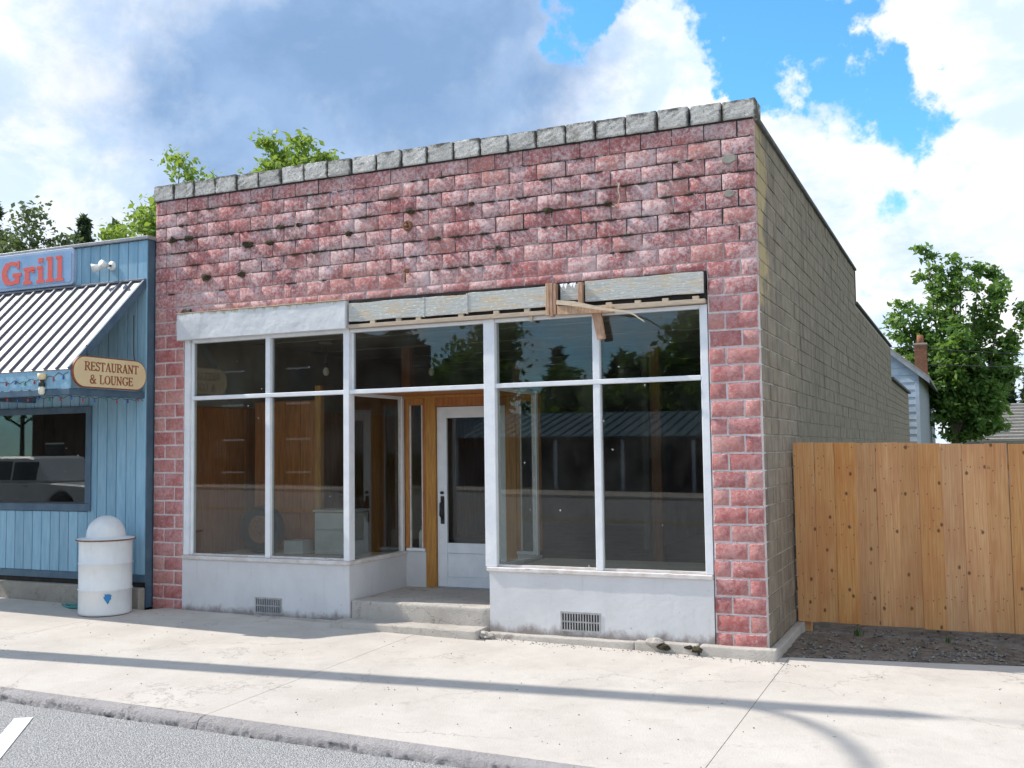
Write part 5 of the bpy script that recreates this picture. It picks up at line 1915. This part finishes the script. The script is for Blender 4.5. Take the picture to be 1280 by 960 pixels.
def vehicle(name, label, cat, loc, prof, cabin, Wd, wheels, rad, paint, lower, wins, zsplit):
    v = thing(name, label, cat, loc)
    ox, oy, oz = loc
    hw_ = Wd / 2

    def sect(poly, w0, w1, zlo, zhi, nm, mat, bev=.03):
        """side profile spread across the width, leaning inwards with height"""
        mb = MB()
        n = len(poly)
        vs = []
        for sgn in (-1, 1):
            for (px_, pz) in poly:
                tt = max(0, min(1, (pz - zlo) / (zhi - zlo)))
                vs.append((ox + px_, oy + sgn * (w0 + (w1 - w0) * tt), oz + pz))
        fs = [tuple(range(n)), tuple(range(2 * n - 1, n - 1, -1))] + [(i, i + n, (i + 1) % n + n, (i + 1) % n) for i in range(n)]
        return mb.add(vs, fs).build(nm, mat, v, bev)
    sect(prof, hw_, hw_ * .97, .3, 1.1, 'body', lower, .04)
    sect(cabin, hw_ * .965, hw_ * .80, zsplit, 2.0, 'cabin', paint, .05)
    zt = max(p[1] for p in cabin)
    for (x0, x1, z0, z1) in wins:
        for sgn in (-1, 1):
            def yw(z):
                tt = max(0, min(1, (z - zsplit) / (2.0 - zsplit)))
                return oy + sgn * (hw_ * .965 + (hw_ * .80 - hw_ * .965) * tt + .006)
            mb = MB()
            mb.add([(ox + x0, yw(z0), oz + z0), (ox + x1, yw(z0), oz + z0), (ox + x1, yw(z1), oz + z1), (ox + x0, yw(z1), oz + z1),
                    (ox + x0, yw(z0) - sgn * .02, oz + z0), (ox + x1, yw(z0) - sgn * .02, oz + z0), (ox + x1, yw(z1) - sgn * .02, oz + z1), (ox + x0, yw(z1) - sgn * .02, oz + z1)],
                   [(0, 1, 2, 3), (7, 6, 5, 4), (0, 4, 5, 1), (2, 6, 7, 3), (1, 5, 6, 2), (0, 3, 7, 4)])
            mb.build('window', 'car_window', v)
    for wx in wheels:
        for sgn in (-1, 1):
            wheel(v, (ox + wx, oy + sgn * (hw_ - .08), oz + rad), rad, sgn)
    xa, xb = min(p[0] for p in prof), max(p[0] for p in prof)
    for xx, nm in ((xa - .08, 'tail_lamp'), (xb + .005, 'head_lamp')):
        for sgn in (-1, 1):
            bx(nm, nm, v, ox + xx, ox + xx + .075, oy + sgn * hw_ * .78 - .1, oy + sgn * hw_ * .78 + .1, oz + .72, oz + .9, .01)
    bx('bumper', 'chrome', v, ox + xb + .005, ox + xb + .11, oy - hw_ * .97, oy + hw_ * .97, oz + .42, oz + .60, .02)
    bx('bumper', 'chrome', v, ox + xa - .11, ox + xa - .005, oy - hw_ * .97, oy + hw_ * .97, oz + .42, oz + .60, .02)
    bx('door_handle', 'chrome', v, ox + .35, ox + .52, oy + hw_ + .0, oy + hw_ + .03, oz + 1.0, oz + 1.03, .005)
    return v


def arch(xc, rr, z, n=8):
    return [(xc + rr * cos(pi * i / n), z + rr * sin(pi * i / n)) for i in range(n + 1)]


vz = gz(-20) + ROADZ
body = [(2.5, .38)] + arch(1.6, .48, .40) + arch(-1.5, .48, .40) + [(-2.6, .42), (-2.62, 1.08), (.9, 1.10), (2.45, 1.02)]
vehicle('parked_pickup', 'white pickup truck with dark cab windows parked on the street', 'truck', (-20.2, -10.2, vz), body,
        [(1.25, 1.101), (.55, 1.70), (.35, 1.74), (-.75, 1.74), (-.95, 1.65), (-1.05, 1.101)], 1.9, (1.6, -1.5), .39, 'car_white', 'car_white', [(-.85, -.15, 1.15, 1.62), (-.08, .75, 1.15, 1.6)], 1.1)

# -------- utility pole with curved lamp arm; only its shadow falls into view
az = SUN_AZ
bxp = -9.6
byp = -2.475 - (-6.654 - bxp) * tan(az)
pole = thing('utility_pole', 'tall timber utility pole with curved street lamp arm by the kerb', 'pole', (bxp, byp, sw(bxp, byp)))
sdist = (1.50 - bxp) / cos(az)
ph = sdist * tan(SUN_EL) - .175
MB().tube([(bxp, byp, -.4), (bxp, byp, ph * .5), (bxp, byp, ph - .3), (bxp, byp, ph)], [.17, .14, .115, .03], 16).build('shaft', 'bark', pole, smooth=True)
MB().tube([(bxp, byp, ph - .02), (bxp, byp, ph + .9)], .012, 6).build('spike', 'galvanised', pole)
za = (0.0 - bxp) / cos(az) * tan(SUN_EL) - .16
ap = [(bxp, byp - .06, za)]
for k in range(1, 9):
    tt = k / 8
    ap.append((bxp, byp - .06 - 2.4 * tt ** 1.6, za + 1.15 * (1 - (1 - tt) ** 2.2)))
MB().tube(ap, [.045] * 5 + [.04] * 4, 10).build('lamp_arm', 'galvanised', pole, smooth=True)
MB().lathe([(0, .1), (.09, .08), (.17, 0), (.15, -.08), (0, -.1)], (bxp, byp - 2.6, za + 1.15), 16).build('lamp_head', 'galvanised', pole, smooth=True)
